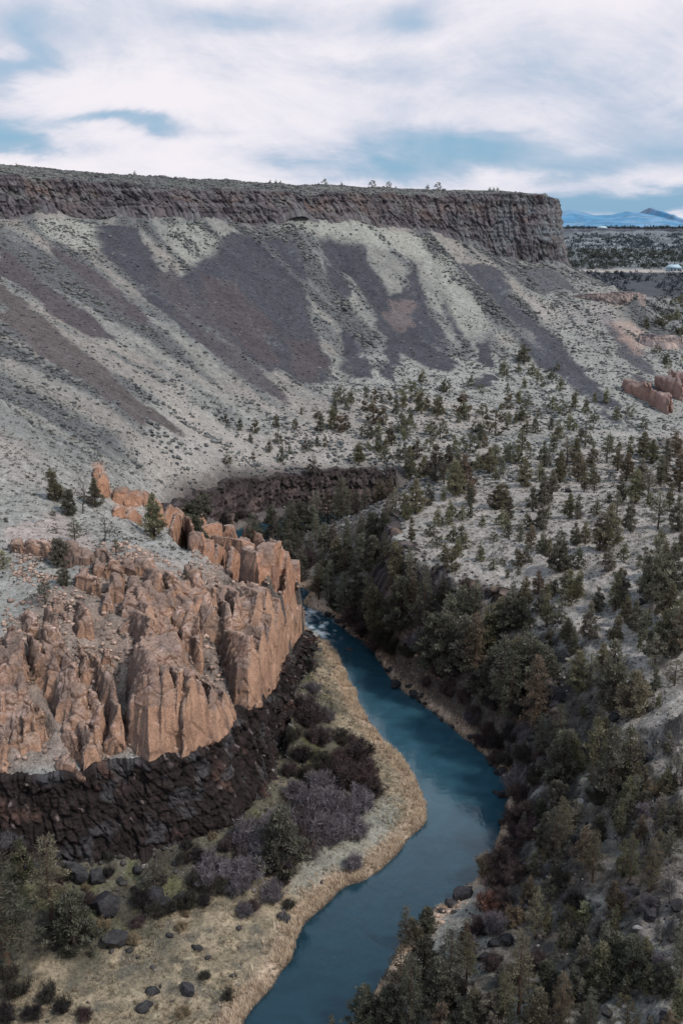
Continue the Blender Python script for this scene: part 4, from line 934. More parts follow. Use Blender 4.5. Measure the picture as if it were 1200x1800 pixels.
def leaf_mat(name, trans=.33, rnd=.3, hue=True):
    k = NT(name); k.b.inputs['Roughness'].default_value = .8; k.b.inputs['Specular IOR Level'].default_value = .12
    at = k.n('ShaderNodeAttribute', attribute_name='Col'); oi = k.n('ShaderNodeObjectInfo')
    mr = k.n('ShaderNodeMapRange'); mr.inputs[3].default_value = 1-rnd; mr.inputs[4].default_value = 1+rnd; k.l(oi.outputs['Random'], mr.inputs[0])
    sc_ = k.n('ShaderNodeVectorMath', operation='SCALE'); k.l(at.outputs['Color'], sc_.inputs[0]); k.l(mr.outputs[0], sc_.inputs['Scale'])
    out = sc_.outputs[0]
    if hue:
        m2 = k.n('ShaderNodeMath', operation='MULTIPLY'); m2.inputs[1].default_value = 7.31; k.l(oi.outputs['Random'], m2.inputs[0])
        fr = k.n('ShaderNodeMath', operation='FRACT'); k.l(m2.outputs[0], fr.inputs[0])
        mr2 = k.n('ShaderNodeMapRange'); mr2.inputs[3].default_value = .465; mr2.inputs[4].default_value = .515; k.l(fr.outputs[0], mr2.inputs[0])
        hs = k.n('ShaderNodeHueSaturation'); k.l(mr2.outputs[0], hs.inputs['Hue']); k.l(out, hs.inputs['Color']); out = hs.outputs[0]
    k.l(out, k.b.inputs['Base Color'])
    tr = k.n('ShaderNodeBsdfTranslucent'); k.l(out, tr.inputs[0]); mx = k.n('ShaderNodeMixShader'); mx.inputs[0].default_value = trans
    k.l(k.b.outputs[0], mx.inputs[1]); k.l(tr.outputs[0], mx.inputs[2]); k.l(mx.outputs[0], k.t.nodes['Material Output'].inputs[0])
    return k.m
NEEDLE = leaf_mat('juniper_foliage'); BARK = rock_mat('bark', scales=((3, .4),), bump=.5, bscale=6, bdist=.1, objrand=.2)
TWIG = leaf_mat('shrub_twigs', .08, .2, False); DRY = leaf_mat('dry_grass', .2, .1, False); SAGE = leaf_mat('sage_leaves', .08, 0, False)
BARKC = (.085, .066, .055)
OLIVE = np.array([.205, .195, .125]); DEEP = np.array([.135, .135, .10]); GREYG = np.array([.235, .225, .17]); BRN = np.array([.215, .175, .12])
def juniper(seed, R=.26, shape=1., lo=.06, limbs=64, col=OLIVE, size=.038, npc=21, tops=1, sparse=0., lod=False):
    """unit-height tree: returns (trunk MB, crown MB)"""
    rg = np.random.default_rng(seed); tk = MB(); cr = MB()
    for tpi in range(tops):
        ht = 1. if tpi == 0 else rg.uniform(.65, .88); offa = rg.uniform(0, 6.28); lean = 0 if tops == 1 else rg.uniform(.04, .12)
        ax = np.array([math.cos(offa), math.sin(offa), 0])*lean
        tp = [np.array([0, 0, -.03])]; n = 6
        for i in range(1, n+1): tp.append(np.array([rg.normal()*.008, rg.normal()*.008, 0])+ax*(i/n)**.7*1.2+np.array([0, 0, ht*.97*i/n]))
        rs = [.032*(1-.88*i/n) for i in range(n+1)]
        tk.path(tp, rs, np.array(BARKC), 5 if lod else 7)
        tp = np.array(tp); lob = rg.uniform(0, 6.28, 4)
        for i in range(limbs//tops+ (0 if tpi else limbs//4)):
            t = lo+(1-lo)*rg.uniform(0, 1)**1.12; az = rg.uniform(0, 6.28)
            prof = (1-t)**shape*(1-.55*np.exp(-(t-lo)*16))*1.05+.03
            lobes = 1+.28*math.sin(2*az+lob[0]+t*5)+.2*math.sin(3*az+lob[1]-t*9)+.16*math.sin(t*17+lob[2])
            rad = R*prof*lobes*rg.uniform(.72, 1.12)*(1 if tops == 1 else .72)
            if rg.uniform() < sparse: continue
            b = np.array([np.interp(t*.93, tp[:, 2]/ht, tp[:, q]) for q in range(3)]); b[2] = t*.93*ht
            dirv = np.array([math.cos(az), math.sin(az), rg.uniform(.05, .45)])
            tip = b+dirv*rad
            if not lod and rad > .05: tk.tube(b, tip, .009*(1-t)+.002, .0015, np.array(BARKC)*.9, 3)
            m = 1 if rad < .07 else (2 if rad < .15 else 3)
            shade = rg.uniform(.68, 1.2)
            for j in range(m):
                f = 1-.36*j/m*1.0 if j else 1.
                cc = b+(tip-b)*f+rg.normal(size=3)*.012
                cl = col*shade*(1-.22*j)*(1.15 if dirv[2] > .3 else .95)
                rr = (.030+.022*rg.uniform())*(1.25 if lod else 1)
                cr.leaves(cc, (rr*1.25, rr*1.25, rr*.9), max(3, int(npc*(.35 if lod else 1))), size*(1.9 if lod else 1), cl, rg, up=1.1, asp=.5)
    return tk, cr
def pine(seed, R=.2, col=DEEP, size=.03, npc=20, lo=.18, whorls=17):
    rg = np.random.default_rng(seed); tk = MB(); cr = MB()
    tp = [np.array([rg.normal()*.004, rg.normal()*.004, z]) for z in np.linspace(-.03, .98, 8)]
    tk.path(tp, list(np.linspace(.024, .003, 8)), np.array((.11, .072, .052)), 7)
    for w in range(whorls):
        t = lo+(1-lo)*(w+rg.uniform(-.2, .2))/whorls; n = rg.integers(4, 7); a0 = rg.uniform(0, 6.28)
        for i in range(n):
            az = a0+i*6.28/n+rg.normal()*.3; rad = R*((1-t)**.75*.95+.07)*rg.uniform(.55, 1.15)*(.55+.45*min(1, (t-lo)*6+.3))
            b = np.array([0, 0, t]); e = np.array([math.cos(az)*rad, math.sin(az)*rad, t+rad*rg.uniform(-.15, .3)])
            tk.tube(b, e, .006*(1.1-t), .0012, np.array(BARKC), 3)
            m = max(1, int(rad/.04)); sh = rg.uniform(.65, 1.3)
            for j in range(m):
                f = 1-j*.62/m; cc = b+(e-b)*f+rg.normal(size=3)*.008
                cr.leaves(cc, (.034, .034, .016), npc, size, col*sh*(1-.1*j), rg, up=.5, asp=.3)
    return tk, cr
def snag(seed, spread=.5):
    rg = np.random.default_rng(seed); tk = MB()
    def br(p, d, L, r, dep):
        q = p; n = 3; dd = d/np.linalg.norm(d)
        for i in range(n):
            dd = dd+rg.normal(size=3)*.16; dd /= np.linalg.norm(dd); e = q+dd*L/n
            tk.tube(q, e, r*(1-i*.25), r*(1-(i+1)*.25), np.array((.13, .115, .11)), 5 if dep < 2 else 3)
            if dep < 3:
                for _ in range(2 if dep else 3):
                    a = rg.normal(size=3); a -= a@dd*dd; a /= np.linalg.norm(a)
                    br(e, dd*.7+a*spread*1.3+np.array([0, 0, .12]), L*rg.uniform(.35, .6), r*.5*(1-i*.2), dep+1)
            q = e
    br(np.array([0, 0, -.03]), np.array([0, 0, 1.]), .95, .026, 0)
    return tk
KIND = {}
def mk(key, tk, cr):
    KIND[key] = (tk.mesh('trunk'), cr.mesh('crown') if cr else None)
    KIND[key][0].materials.append(BARK)
    if cr: KIND[key][1].materials.append(NEEDLE)
mk('cone', *juniper(1, .27, .85, .05, 90)); mk('cone2', *juniper(2, .24, .8, .05, 84, GREYG*.85))
mk('cone3', *juniper(12, .30, .95, .04, 96, OLIVE*1.15)); mk('wide', *juniper(3, .46, .50, .04, 120, GREYG*.75, size=.045, tops=2)); mk('wide2', *juniper(4, .56, .42, .03, 130, OLIVE, size=.05, tops=3))
mk('narrow', *juniper(5, .17, .7, .05, 70, DEEP*1.25)); mk('narrow2', *juniper(6, .19, .8, .1, 60, OLIVE*.95, sparse=.2))
mk('sparse', *juniper(7, .30, .7, .16, 62, GREYG*.9, sparse=.3, npc=12)); mk('twin', *juniper(8, .30, .7, .05, 100, OLIVE*.9, tops=2)); mk('brown', *juniper(9, .25, .8, .08, 70, BRN, sparse=.1))
mk('dark', *juniper(10, .32, .7, .03, 120, DEEP)); mk('bright', *juniper(14, .34, .6, .04, 100, OLIVE*1.7, npc=14))
mk('pine', *pine(21)); mk('pine2', *pine(22, .24, DEEP*1.2, lo=.1, whorls=19)); mk('pine3', *pine(23, .27, OLIVE*.85, lo=.22, whorls=15)); mk('pinebrown', *pine(24, .24, BRN*.75, lo=.15))
mk('snag', snag(31), None); mk('snag2', snag(33, .8), None); mk('olive', *juniper(15, .45, .5, .1, 80, np.array([.13, .125, .062]), size=.03, sparse=.25, npc=12))
LOD = {}
for i, (a, b, c_) in enumerate(((.26, .8, OLIVE), (.22, .8, DEEP*1.3), (.36, .55, GREYG*.8), (.48, .45, OLIVE*.9), (.3, .7, BRN*.8))):
    tk, cr = juniper(50+i, a, b, .04, 34, c_, size=.04, lod=True, npc=24)
    m = MB(); m.v = tk.v+cr.v; m.c = tk.c+cr.c; m.t = tk.t+[t+tk.n for t in cr.t]; m.n = tk.n+cr.n
    LOD[i] = m.mesh('juniper'); LOD[i].materials.append(NEEDLE)
DESC = {'cone': 'conical olive juniper', 'cone2': 'conical grey-green juniper', 'cone3': 'full conical juniper', 'wide': 'broad grey-green juniper', 'wide2': 'wide bushy juniper with several tops', 'narrow': 'narrow dark juniper', 'narrow2': 'slender thin juniper',
        'sparse': 'open grey-green juniper', 'twin': 'twin-topped juniper', 'brown': 'rust-brown juniper', 'dark': 'dense dark juniper', 'bright': 'light olive juniper', 'pine': 'tall dark pine', 'pine2': 'full dark pine', 'pine3': 'olive pine with open layered branches',
        'pinebrown': 'brownish pine', 'snag': 'bare dead tree', 'snag2': 'bare spreading dead tree', 'olive': 'pale yellow-green leafy tree', 0: 'small conical olive juniper', 1: 'small dark pointed juniper', 2: 'small rounded grey-green juniper', 3: 'low wide juniper', 4: 'small brownish juniper'}
NTREE = {}; NLAB = {}
def region(u, v, y):
    if y > 560: return 'on the mesa rim'
    if u < 340 and v < 1100: return 'on the pale ground behind the red outcrop'
    if u < 560 and v > 1120: return 'on the grassy flat below the basalt wall'
    if y > 345: return 'on the sagebrush flat under the scree slope'
    if u > 1060 and v > 1100: return 'on the right-hand slope near the picture edge'
    if v > 1480: return 'on the bouldery lower right slope'
    if v > 960 and u < 990 and u < 700+(v-960)*.9: return 'on the dark slope above the right bank'
    if u < 700: return 'on the dark slope above the right bank'
    return 'on the pale bench right of the river'
def zone(u, v):
    a = 'far left' if u < 240 else 'left' if u < 480 else 'middle' if u < 700 else 'right of middle' if u < 880 else 'right' if u < 1050 else 'far right'
    return a, ('back' if v < 720 else 'upper' if v < 850 else 'middle' if v < 1050 else 'lower' if v < 1350 else 'front')
PEND = []
def tree_at(x, y, h, key, u, v, label=None, wf=1., grp=None):
    PEND.append((x, y, h, key, u, v, label, wf, grp, random.uniform(0, 6.28)))
def kindname(key): return 'pine' if str(key).startswith('pine') else 'dead_tree' if str(key).startswith('snag') else 'juniper'
def plant(x, y, h, key, u, v, label, wf, grp, r):
    z = float(hfine(np.array([x]), np.array([y]))[0]); reg = region(u, v, y); nm = kindname(key)
    if label is None:
        a, b = zone(u, v); sz = 'small' if h < 5.5 else 'medium-height' if h < 8 else 'tall'
        d = DESC[key]
        if isinstance(key, int): label = f'{d} {reg}, {b} {a} part'
        else: label = f'{sz+" " if not d.startswith(("tall","small")) else ""}{d} {reg}, {b} {a} part'
        label = ' '.join(label.split()[:16])
    g = grp or f'{nm.replace("_", " ")}s {reg}'
    if isinstance(key, int):
        o = link(nm, LOD[key]); o.location = (x, y, z-.15); o.rotation_euler = (0, 0, r); o.scale = (h*wf,)*2+(h,)
        return tag(o, label, 'tree', g)
    e = link(nm, None, loc=(x, y, z-.15)); e.empty_display_size = .5; e.rotation_euler = (0, 0, r); e.scale = (h*wf,)*2+(h,)
    tag(e, label, 'tree', g)
    tk, cr = KIND[key]
    link('trunk', tk, parent=e)
    if cr: link('crown', cr, parent=e)
    return e
def plant_all():
    # the 300 junipers that show largest are things; the smallest rest reads as one mass of specks
    ju = [p for p in PEND if kindname(p[3]) == 'juniper']; oth = [p for p in PEND if kindname(p[3]) != 'juniper']
    ju.sort(key=lambda p: (p[6] is None, -p[2]/math.hypot(p[1], CH)))
    for p in oth+ju[:298]: plant(*p)
    V = []; T = []; Cc = []; n = 0; rg = np.random.default_rng(4)
    for x, y, h, key, u, v, label, wf, grp, r in ju[298:]:
        me = LOD[key if isinstance(key, int) else {'wide': 2, 'wide2': 3, 'brown': 4, 'narrow': 1, 'dark': 1}.get(key, 0)]
        nv = len(me.vertices); co = np.empty(nv*3, np.float32); me.vertices.foreach_get('co', co); co = co.reshape(-1, 3)*np.array([h*wf, h*wf, h])
        t = np.empty(len(me.loops), np.int32); me.loops.foreach_get('vertex_index', t); c = np.empty(nv*4, np.float32); me.color_attributes['Col'].data.foreach_get('color', c)
        z = float(hfine(np.array([x]), np.array([y]))[0])-.15
        V.append(np.c_[co[:, 0]*math.cos(r)-co[:, 1]*math.sin(r)+x, co[:, 0]*math.sin(r)+co[:, 1]*math.cos(r)+y, co[:, 2]+z]); T.append(t.reshape(-1, 3)+n); Cc.append(c.reshape(-1, 4)[:, :3]*rg.uniform(.7, 1.3)); n += nv
    print('junipers', len(ju), 'others', len(oth))
    tag(link('small_junipers', make_mesh('small_junipers', np.vstack(V), tris=np.vstack(T), cols=np.vstack(Cc)), NEEDLE), kind='stuff')
def depth_of(p): return p[1]*math.cos(PITCH)+(CH-p[2])*math.sin(PITCH)
def T_(u, v, hp, key, label=None, wf=1.):
    p = hit(u, v); h = hp/FPX*depth_of(p)/.93
    return tree_at(p[0], p[1], h, key, u, v, label, wf)
# -- behind the outcrop
T_(100,880,62,'twin','dark juniper highest up the left slope above the red outcrop'); T_(122,905,46,'dark','dense dark juniper between the highest left tree and the dead tree'); T_(146,905,55,'snag','thin bare dead tree standing just left of a green juniper')
T_(168,896,52,'cone3','light green conical juniper right of the thin dead tree'); T_(272,950,82,'cone','tall conical juniper alone on the crest of the red outcrop',.9); T_(132,952,46,'sparse','open grey-green juniper above the pink ledge')
T_(185,950,50,'snag2','spreading bare dead tree on the pale saddle of the outcrop'); T_(108,993,50,'wide','bushy juniper growing at the pink ledge'); T_(205,983,30,'olive','small yellowish bush in the middle of the rock ledge')
T_(6,998,34,'bright','bright olive bush cut by the left picture edge'); T_(80,1062,50,'sparse','blue-green juniper beside the top of the left spires',1.1); T_(112,1028,32,'wide','low grey-green bush right of the blue-green juniper'); T_(94,908,14,2,'tiny round bush below the highest left trees'); T_(12,920,10,2,'tiny bush on pale ground at the left edge')
T_(328,1022,20,'narrow2','tiny green sapling at the saddle edge of the outcrop'); T_(65,1200,26,'olive','green bush wedged between the left spires')
# -- far flat
far1 = [(20,920,40),(85,880,40),(115,890,40),(165,890,35),(80,930,40),(100,1030,50),(110,975,70),(145,975,60),(190,935,55),(210,1000,70),(245,890,60),(280,935,80),(240,965,50),(335,945,65),(310,1010,50),(345,1020,60),(365,860,40),(425,935,70),(410,965,35),(395,1060,50),(500,1060,50),(450,1075,60),(470,1000,50),(495,945,40),(540,1010,80),(585,965,35),(560,925,25),(595,918,15),(630,960,40),(632,1065,70),(590,1110,70),(655,910,40),(625,900,50),(690,950,30),(740,925,45),(735,990,45),(775,945,45),(820,915,60),(855,930,50),(800,995,60),(885,965,45),(890,890,35),(930,895,50),(965,955,45),(1010,945,35),(1060,985,40),(175,1050,70),(60,1110,70),(130,1065,50),(150,1110,50),(230,1010,50),(265,1095,70),(205,1100,50),(240,1160,70),(310,1065,40),(855,1045,80),(570,805,50),(455,840,40),(360,860,40),(640,840,35),(620,788,30),(640,755,60),(670,795,40),(688,820,40),(705,840,25),(735,810,40),(768,855,45),(583,860,30),(635,740,50),(757,785,30),(490,865,30),(285,825,40)]
r1 = random.Random(3)
for a, b, h in far1: T_(600+a/2, 260+b/2, h/2*1.12, r1.choice([0, 0, 1, 1, 2, 0, 3, 4]), wf=r1.uniform(.85, 1.25))
far0 = [(795,968,25),(845,1000,40),(897,1010,45),(880,1035,30),(970,985,40),(1037,995,35),(978,1045,45),(947,1068,40),(990,1100,50),(1018,1075,30),(890,1092,25),(1115,955,35),(1125,1000,60),(1165,985,70),(1175,940,50),(1078,1065,45),(1115,1052,35),(1143,1052,35),(1100,1145,60),(1132,1145,60),(800,1118,40),(1060,940,25),(1195,1000,60)]
for a, b, h in far0: T_(a/2, 260+b/2, h/2*1.15, r1.choice([0, 1, 1, 2, 2, 4]), wf=r1.uniform(.85, 1.2))
# -- bench
bench = [(65,105,60),(130,75,40),(240,150,90),(290,160,70),(330,170,110),(360,180,80),(405,200,130),(400,225,110),(430,200,110),(455,245,70),(670,275,80),(710,250,90),(740,210,70),(765,180,100),(830,160,90),(790,120,90),(820,110,80),(710,120,80),(850,210,80),(895,290,55),(965,300,80),(1010,355,100),(940,410,150),(905,410,110),(800,295,80),(830,300,80),(590,300,70),(575,340,60),(585,370,50),(650,340,60),(700,340,80),(725,300,50),(625,385,60),(665,405,70),(705,410,60),(495,325,35),(450,300,55),(380,300,55),(355,240,40),(305,260,70),(260,290,110),(230,310,90),(190,300,90),(160,330,80),(245,390,80),(312,360,50),(392,375,60),(335,405,50),(435,405,60),(410,435,60),(360,460,60),(485,450,60),(535,385,45),(800,575,90),(825,575,90),(780,570,80),(615,435,30),(565,470,30),(580,510,30),(620,505,30),(532,490,40),(640,590,90),(690,560,80),(720,690,130),(700,640,80),(855,380,70),(820,390,70),(935,500,80),(990,445,60),(975,560,80),(1110,345,120),(1180,345,110),(1075,245,110),(1030,245,110),(980,240,80),(900,610,80),(960,610,120),(985,600,110),(1100,600,200),(1070,590,150),(1160,560,150),(1130,500,110),(870,740,120),(810,780,90),(790,740,80),(830,910,130),(870,900,110),(945,980,230),(960,740,90),(1030,700,100),(1060,720,100),(1100,840,120),(1130,780,150),(1160,780,160),(1195,760,150),(1190,680,130),(1000,660,90),(915,830,90),(1000,170,90),(1050,190,90),(1090,120,80),(1140,110,80),(1170,90,80),(1120,180,90),(1185,200,120),(1150,260,80),(930,110,80),(880,120,70),(970,130,90),(1010,100,80),(1060,90,80),(940,60,60),(1180,440,90),(770,370,40),(480,130,60),(520,140,80),(560,150,60),(580,110,60),(375,130,80),(620,120,60),(1150,650,120),(1080,780,90)]
kb = ['cone', 'cone2', 'cone', 'narrow', 'narrow2', 'twin', 'sparse', 'cone3', 'brown', 'cone2']
for a, b, h in bench:
    k = r1.choice(kb) if h >= 56 else r1.choice([0, 1, 2, 2, 4]); T_(600+a/2, 760+b/2, h/2*1.14, k, wf=r1.uniform(.85, 1.15))
T_(878,889,44,'wide2','very wide rounded juniper alone in the middle of the upper bench'); T_(921,858,52,'cone3','large pyramidal juniper at the back of the bench'); T_(983,1005,56,'wide','big rounded grey-green juniper in the middle of the bench'); T_(1110,1262,88,'cone3','very broad juniper in front of a black rock on the right',1.25)
T_(1043,866,30,'olive','pale grey-green bush near the black rock at the back of the bench'); T_(1185,1198,48,'olive','yellow-green bush cut by the right picture edge'); T_(794,910,20,3,'low wide bush left of the very wide juniper')
T_(828,884,32,'narrow','small very dark pointed juniper left of the very wide juniper'); T_(1003,1065,38,'olive','pale layered tree below the big rounded juniper')
# -- dark slope above the right bank
slope = [(70,480,120),(110,500,130),(10,520,110),(20,470,100),(60,420,90),(110,420,90),(150,480,120),(20,380,80),(70,370,80),(110,360,80),(150,380,90),(200,520,130),(240,580,140),(50,600,160),(10,620,150),(100,620,150),(140,650,180),(170,600,120),(205,690,190),(290,690,190),(250,640,120),(240,500,90),(420,700,150),(380,760,180),(330,830,190),(370,850,200),(430,850,200),(470,850,200),(500,780,170),(560,1000,260),(590,1040,260),(530,960,200),(610,960,220),(680,1040,260),(650,930,220),(640,820,150),(700,900,160),(540,700,120),(590,700,110),(470,640,110),(430,600,90),(600,620,90),(630,690,110),(760,1170,200),(300,560,80),(360,620,90),(-30,400,90),(-60,420,100),(-30,500,130),(-70,520,120),(-110,460,100),(-150,440,90),(-90,380,80),(-40,580,140),(-80,580,120),(-140,520,110),(-190,470,90),(-180,420,70)]
ks = ['pine', 'pine2', 'dark', 'pine3', 'dark', 'narrow', 'pine2', 'twin', 'pinebrown', 'pine']
for a, b, h in slope: T_(600+a/2, 760+b/2, h/2*1.05, r1.choice(ks), wf=r1.uniform(.95, 1.35))
# -- lower right
low = [(700,250,150,'pine2'),(770,350,220,'dark'),(800,330,190,'pine2'),(830,310,150,'twin'),(890,300,220,'narrow2'),(945,410,290,'narrow'),(925,390,240,'narrow2'),(1000,360,220,'narrow2'),(1020,350,190,'sparse'),(1160,380,190,'snag'),(1195,360,170,'sparse'),(745,640,230,'pine2'),(770,600,220,'pine3'),(720,580,140,'dark'),(700,680,110,'olive'),(880,700,210,'pine3'),(850,660,160,'brown'),(1000,510,130,'sparse'),(975,550,150,'narrow2'),(1010,720,200,'pine3'),(985,690,160,'narrow2'),(1085,730,210,'pinebrown'),(1120,500,130,'sparse'),(1110,560,120,'narrow2'),(1060,460,90,'wide'),(760,430,110,'wide'),(700,480,100,'dark'),(950,480,120,'sparse'),(1030,440,120,'narrow'),
 (225,940,170,'pine2'),(300,880,110,'dark'),(260,920,120,'twin'),(205,1180,290,'pine3'),(240,1230,330,'pine2'),(160,1230,200,'dark'),(380,1130,320,'pine2'),(340,1180,260,'dark'),(440,1040,200,'pine3'),(435,960,140,'brown'),(290,1060,200,'dark'),(620,1160,340,'pine3'),(570,1230,240,'pine3'),(660,1240,240,'twin'),(680,900,210,'pine3'),(720,880,130,'narrow2'),(800,860,110,'olive'),(850,830,100,'bright'),(900,1080,260,'twin'),(940,1060,240,'dark'),(955,810,160,'brown'),(960,870,120,'narrow2'),(1010,1070,210,'dark'),(1185,1090,280,'pine2'),(1125,1100,130,'wide'),(350,1260,170,'brown'),(430,1260,160,'wide'),(770,1200,250,'pinebrown'),(820,1120,150,'wide'),(1000,1210,150,'olive'),(1150,1230,130,'brown'),(480,1230,200,'twin'),(530,1240,170,'wide'),(720,1100,180,'dark'),(1080,1010,90,'sparse'),(850,1010,170,'cone2'),(1150,640,140,'sparse'),(900,560,110,'dark'),(1190,560,120,'narrow2'),(640,500,70,'dark'),(1080,620,110,'snag'),(1150,790,170,'snag2'),(1050,560,110,'brown'),(870,1240,200,'pine2'),(1080,1240,120,'cone2'),(660,770,120,'brown'),(590,600,80,'dark'),(730,760,110,'sparse'),(1195,960,200,'pine2')]
for a, b, h, k in low: T_(600+a/2, 1200+b/2, h/2*.95, k, wf=r1.uniform(.88, 1.12))
for i in range(44):
    t = r1.random(); a = 930+r1.random()*275; b = 1180+r1.random()*620
    if a < 930+max(0, 1480-b)*.35: continue
    T_(a, b, r1.uniform(34, 76)*(.7+.3*(b-1100)/700), r1.choice(['narrow', 'narrow2', 'cone', 'cone2', 'sparse', 'twin', 'pine3', 'cone', 'brown']), wf=r1.uniform(.95, 1.25))
for i in range(40):
    x_ = -40+i*2.7+r1.uniform(-1, 1); y_ = float(np.interp(x_, [-40, -27, -18, 0, 40, 70], [322, 330, 336, 344, 348, 348]))-r1.uniform(0, 9)
    if x_ < -30: y_ = r1.uniform(300, 318); x_ = -22+r1.uniform(0, 8)
    tree_at(x_, y_, r1.uniform(9, 15), r1.choice(['pine', 'dark', 'pine2', 'pinebrown', 'narrow']), 430+i*6, 930, wf=r1.uniform(1.1, 1.5))
for i in range(70):
    if i < 45: a, b = r1.uniform(700, 1200), r1.uniform(800, 1200); a = max(a, 700+(b-930)*.95+20)
    else: a, b = r1.uniform(520, 1100), r1.uniform(700, 800)
    T_(a, b, r1.uniform(22, 48)*(.7+.3*(b-700)/300), r1.choice([0, 1, 2, 0, 4]), wf=r1.uniform(.9, 1.2))
for i in range(12): tree_at(-47+r1.uniform(-1, 6), r1.uniform(298, 338), r1.uniform(8, 11), r1.choice(['dark', 'pine2', 'narrow']), 420, 930, wf=1.4)
# -- left flat and bottom tips
T_(12,1705,215,'pine','tall dark pine at the lower left edge of the grassy flat',1.5); T_(92,1625,160,'pine3','dark pine against the foot of the basalt wall',1.2); T_(130,1665,105,'dark','dense dark tree left of the reddish bare patch',1.3); T_(162,1682,26,1,'tiny black sapling beside the flat dark boulder')
T_(497,1535,128,'dark','dark juniper standing among the lilac-grey leafless shrubs',1.05); T_(272,1562,62,'sparse','thin juniper between black boulders on the flat',1.1); T_(-40,1660,200,'pine2','pine partly cut by the left picture edge',1.3); T_(40,1560,90,'narrow2','slim dark tree at the wall foot by the left edge',1.2)
T_(583,1822,60,'pine3','pine top poking up from the bottom edge in the river'); T_(640,1815,90,'dark','dark tree top at the bottom edge of the right bank'); T_(483,958,36,'snag','small leafless tree on the rim left of the forest'); 
for u, v, h in ((237,306,7),(475,321,6),(485,322,6),(571,326,9),(600,328,6),(655,329,11),(683,330,9),(751,336,8),(770,334,11),(860,334,6),(867,334,6),(874,335,6),(695,331,5),(493,322,5),(30,296,6),(560,326,4)):
    y = np.interp(u, [0,240,480,700,870,960], [596,640,676,732,735,735]); x = PY(u, v, y)[0]; z = float(hfine(np.array([x]), np.array([y]))[0])
    tree_at(x, y, h/FPX*y*1.2, 3 if h > 8 else 2, u, v, {655:'upright round-topped tree alone on the mesa skyline, tallest left of centre',770:'round tree on the mesa skyline nearest the cliff corner',751:'small tree just left of the round tree near the cliff corner',237:'lone small tree on the left part of the mesa skyline',571:'lone tree on the mesa skyline above the middle of the cliff',683:'squat tree on the skyline right of the tallest upright one'}.get(u), grp='trees along the mesa rim')
# trees in the far valley right of the mesa
r2 = random.Random(9)
for i in range(46):
    u = r2.uniform(1122, 1215); v = r2.uniform(535, 720)
    if u < 1122+max(0, (v-575))*.6: continue
    T_(u, v, r2.uniform(11, 22), r2.choice([0, 1, 2, 3, 2]), wf=1.3)
    
plant_all()
# ------------------------------------------------------------------ leafless shrubs
def shrub_mesh(seed, col, n=46, tw=8):
    rg = np.random.default_rng(seed); m = MB()
    for i in range(n):
        az = rg.uniform(0, 6.28); el = rg.uniform(.45, 1.5); L = rg.uniform(.6, 1.0)
        d = np.array([math.cos(az)*math.cos(el), math.sin(az)*math.cos(el), math.sin(el)]); b = np.array([math.cos(az), math.sin(az), 0])*rg.uniform(0, .16)
        e = b+d*L*np.array([.62, .62, .8]); c = np.array(col)*rg.uniform(.6, 1.2)
        m.tube(b, e, .010, .003, c*.7, 3)
        for j in range(tw):
            f = rg.uniform(.35, 1); p = b+(e-b)*f; q = d+rg.normal(size=3)*.6; q[2] += .35; q /= np.linalg.norm(q)
            m.leaves(p, (.07, .07, .06), 7, .15, c*rg.uniform(.8, 1.35), rg, up=.9, asp=.09)
            m.leaves(p+q*.06, (.09, .09, .08), 5, .11, c*rg.uniform(.8, 1.35), rg, up=.9, asp=.14)
    me = m.mesh('shrub'); me.materials.append(TWIG); return me
SH = {'lilac': [shrub_mesh(1, (.20, .175, .185)), shrub_mesh(2, (.17, .15, .16))], 'plum': [shrub_mesh(3, (.085, .062, .062)), shrub_mesh(4, (.105, .075, .07))], 'black': [shrub_mesh(5, (.045, .04, .038)), shrub_mesh(6, (.055, .05, .04))], 'red': [shrub_mesh(7, (.14, .075, .06))], 'tan': [shrub_mesh(8, (.24, .185, .12))]}
SD = {'lilac': 'lilac-grey leafless shrub', 'plum': 'plum-brown leafless shrub', 'black': 'blackish tangled shrub', 'red': 'reddish leafless shrub', 'tan': 'straw-coloured bush'}
def shrub_at(u, v, wp, kind):
    p = hit(u, v); D = depth_of(p); w = wp/FPX*D; h = w*r1.uniform(.62, .8)
    z = float(hfine(p[:1], p[1:2])[0]); o = link('shrub', r1.choice(SH[kind])); o.location = (p[0], p[1], z-.1); o.rotation_euler = (0, 0, r1.uniform(0, 6.28)); o.scale = (w/1.25, w/1.25, h/.85)
    where = ('in the gorge behind the red outcrop' if v < 960 else 'along the right bank of the river' if u > 600 and v < 1600 and u < 960 else 'on the lower right slope' if u > 600 else 'at the foot of the basalt wall' if v > 1380 and u < 400 else 'on the point inside the river bend' if v > 1350 else 'below the red buttress beside the river')
    if u > 520 and u < 760 and v > 1270 and v < 1500 and u < 690: where = 'on the point inside the river bend'
    sz = 'large ' if wp > 70 else 'small ' if wp < 42 else ''
    a, b = zone(u, v)
    tag(o, f'{sz}{SD[kind]} {where}, {a} part', 'shrub', f'shrubs {where}')
r4 = random.Random(5)
for i in range(26): shrub_at(r4.uniform(330, 560), r4.uniform(905, 925), r4.uniform(14, 26), r4.choice(['black', 'plum']))
for i in range(34):
    u = r4.uniform(0, 520); v = r4.uniform(1500, 1660)-max(0, u-250)*.22; shrub_at(u, v, r4.uniform(18, 40), r4.choice(['black', 'black', 'plum', 'tan']))
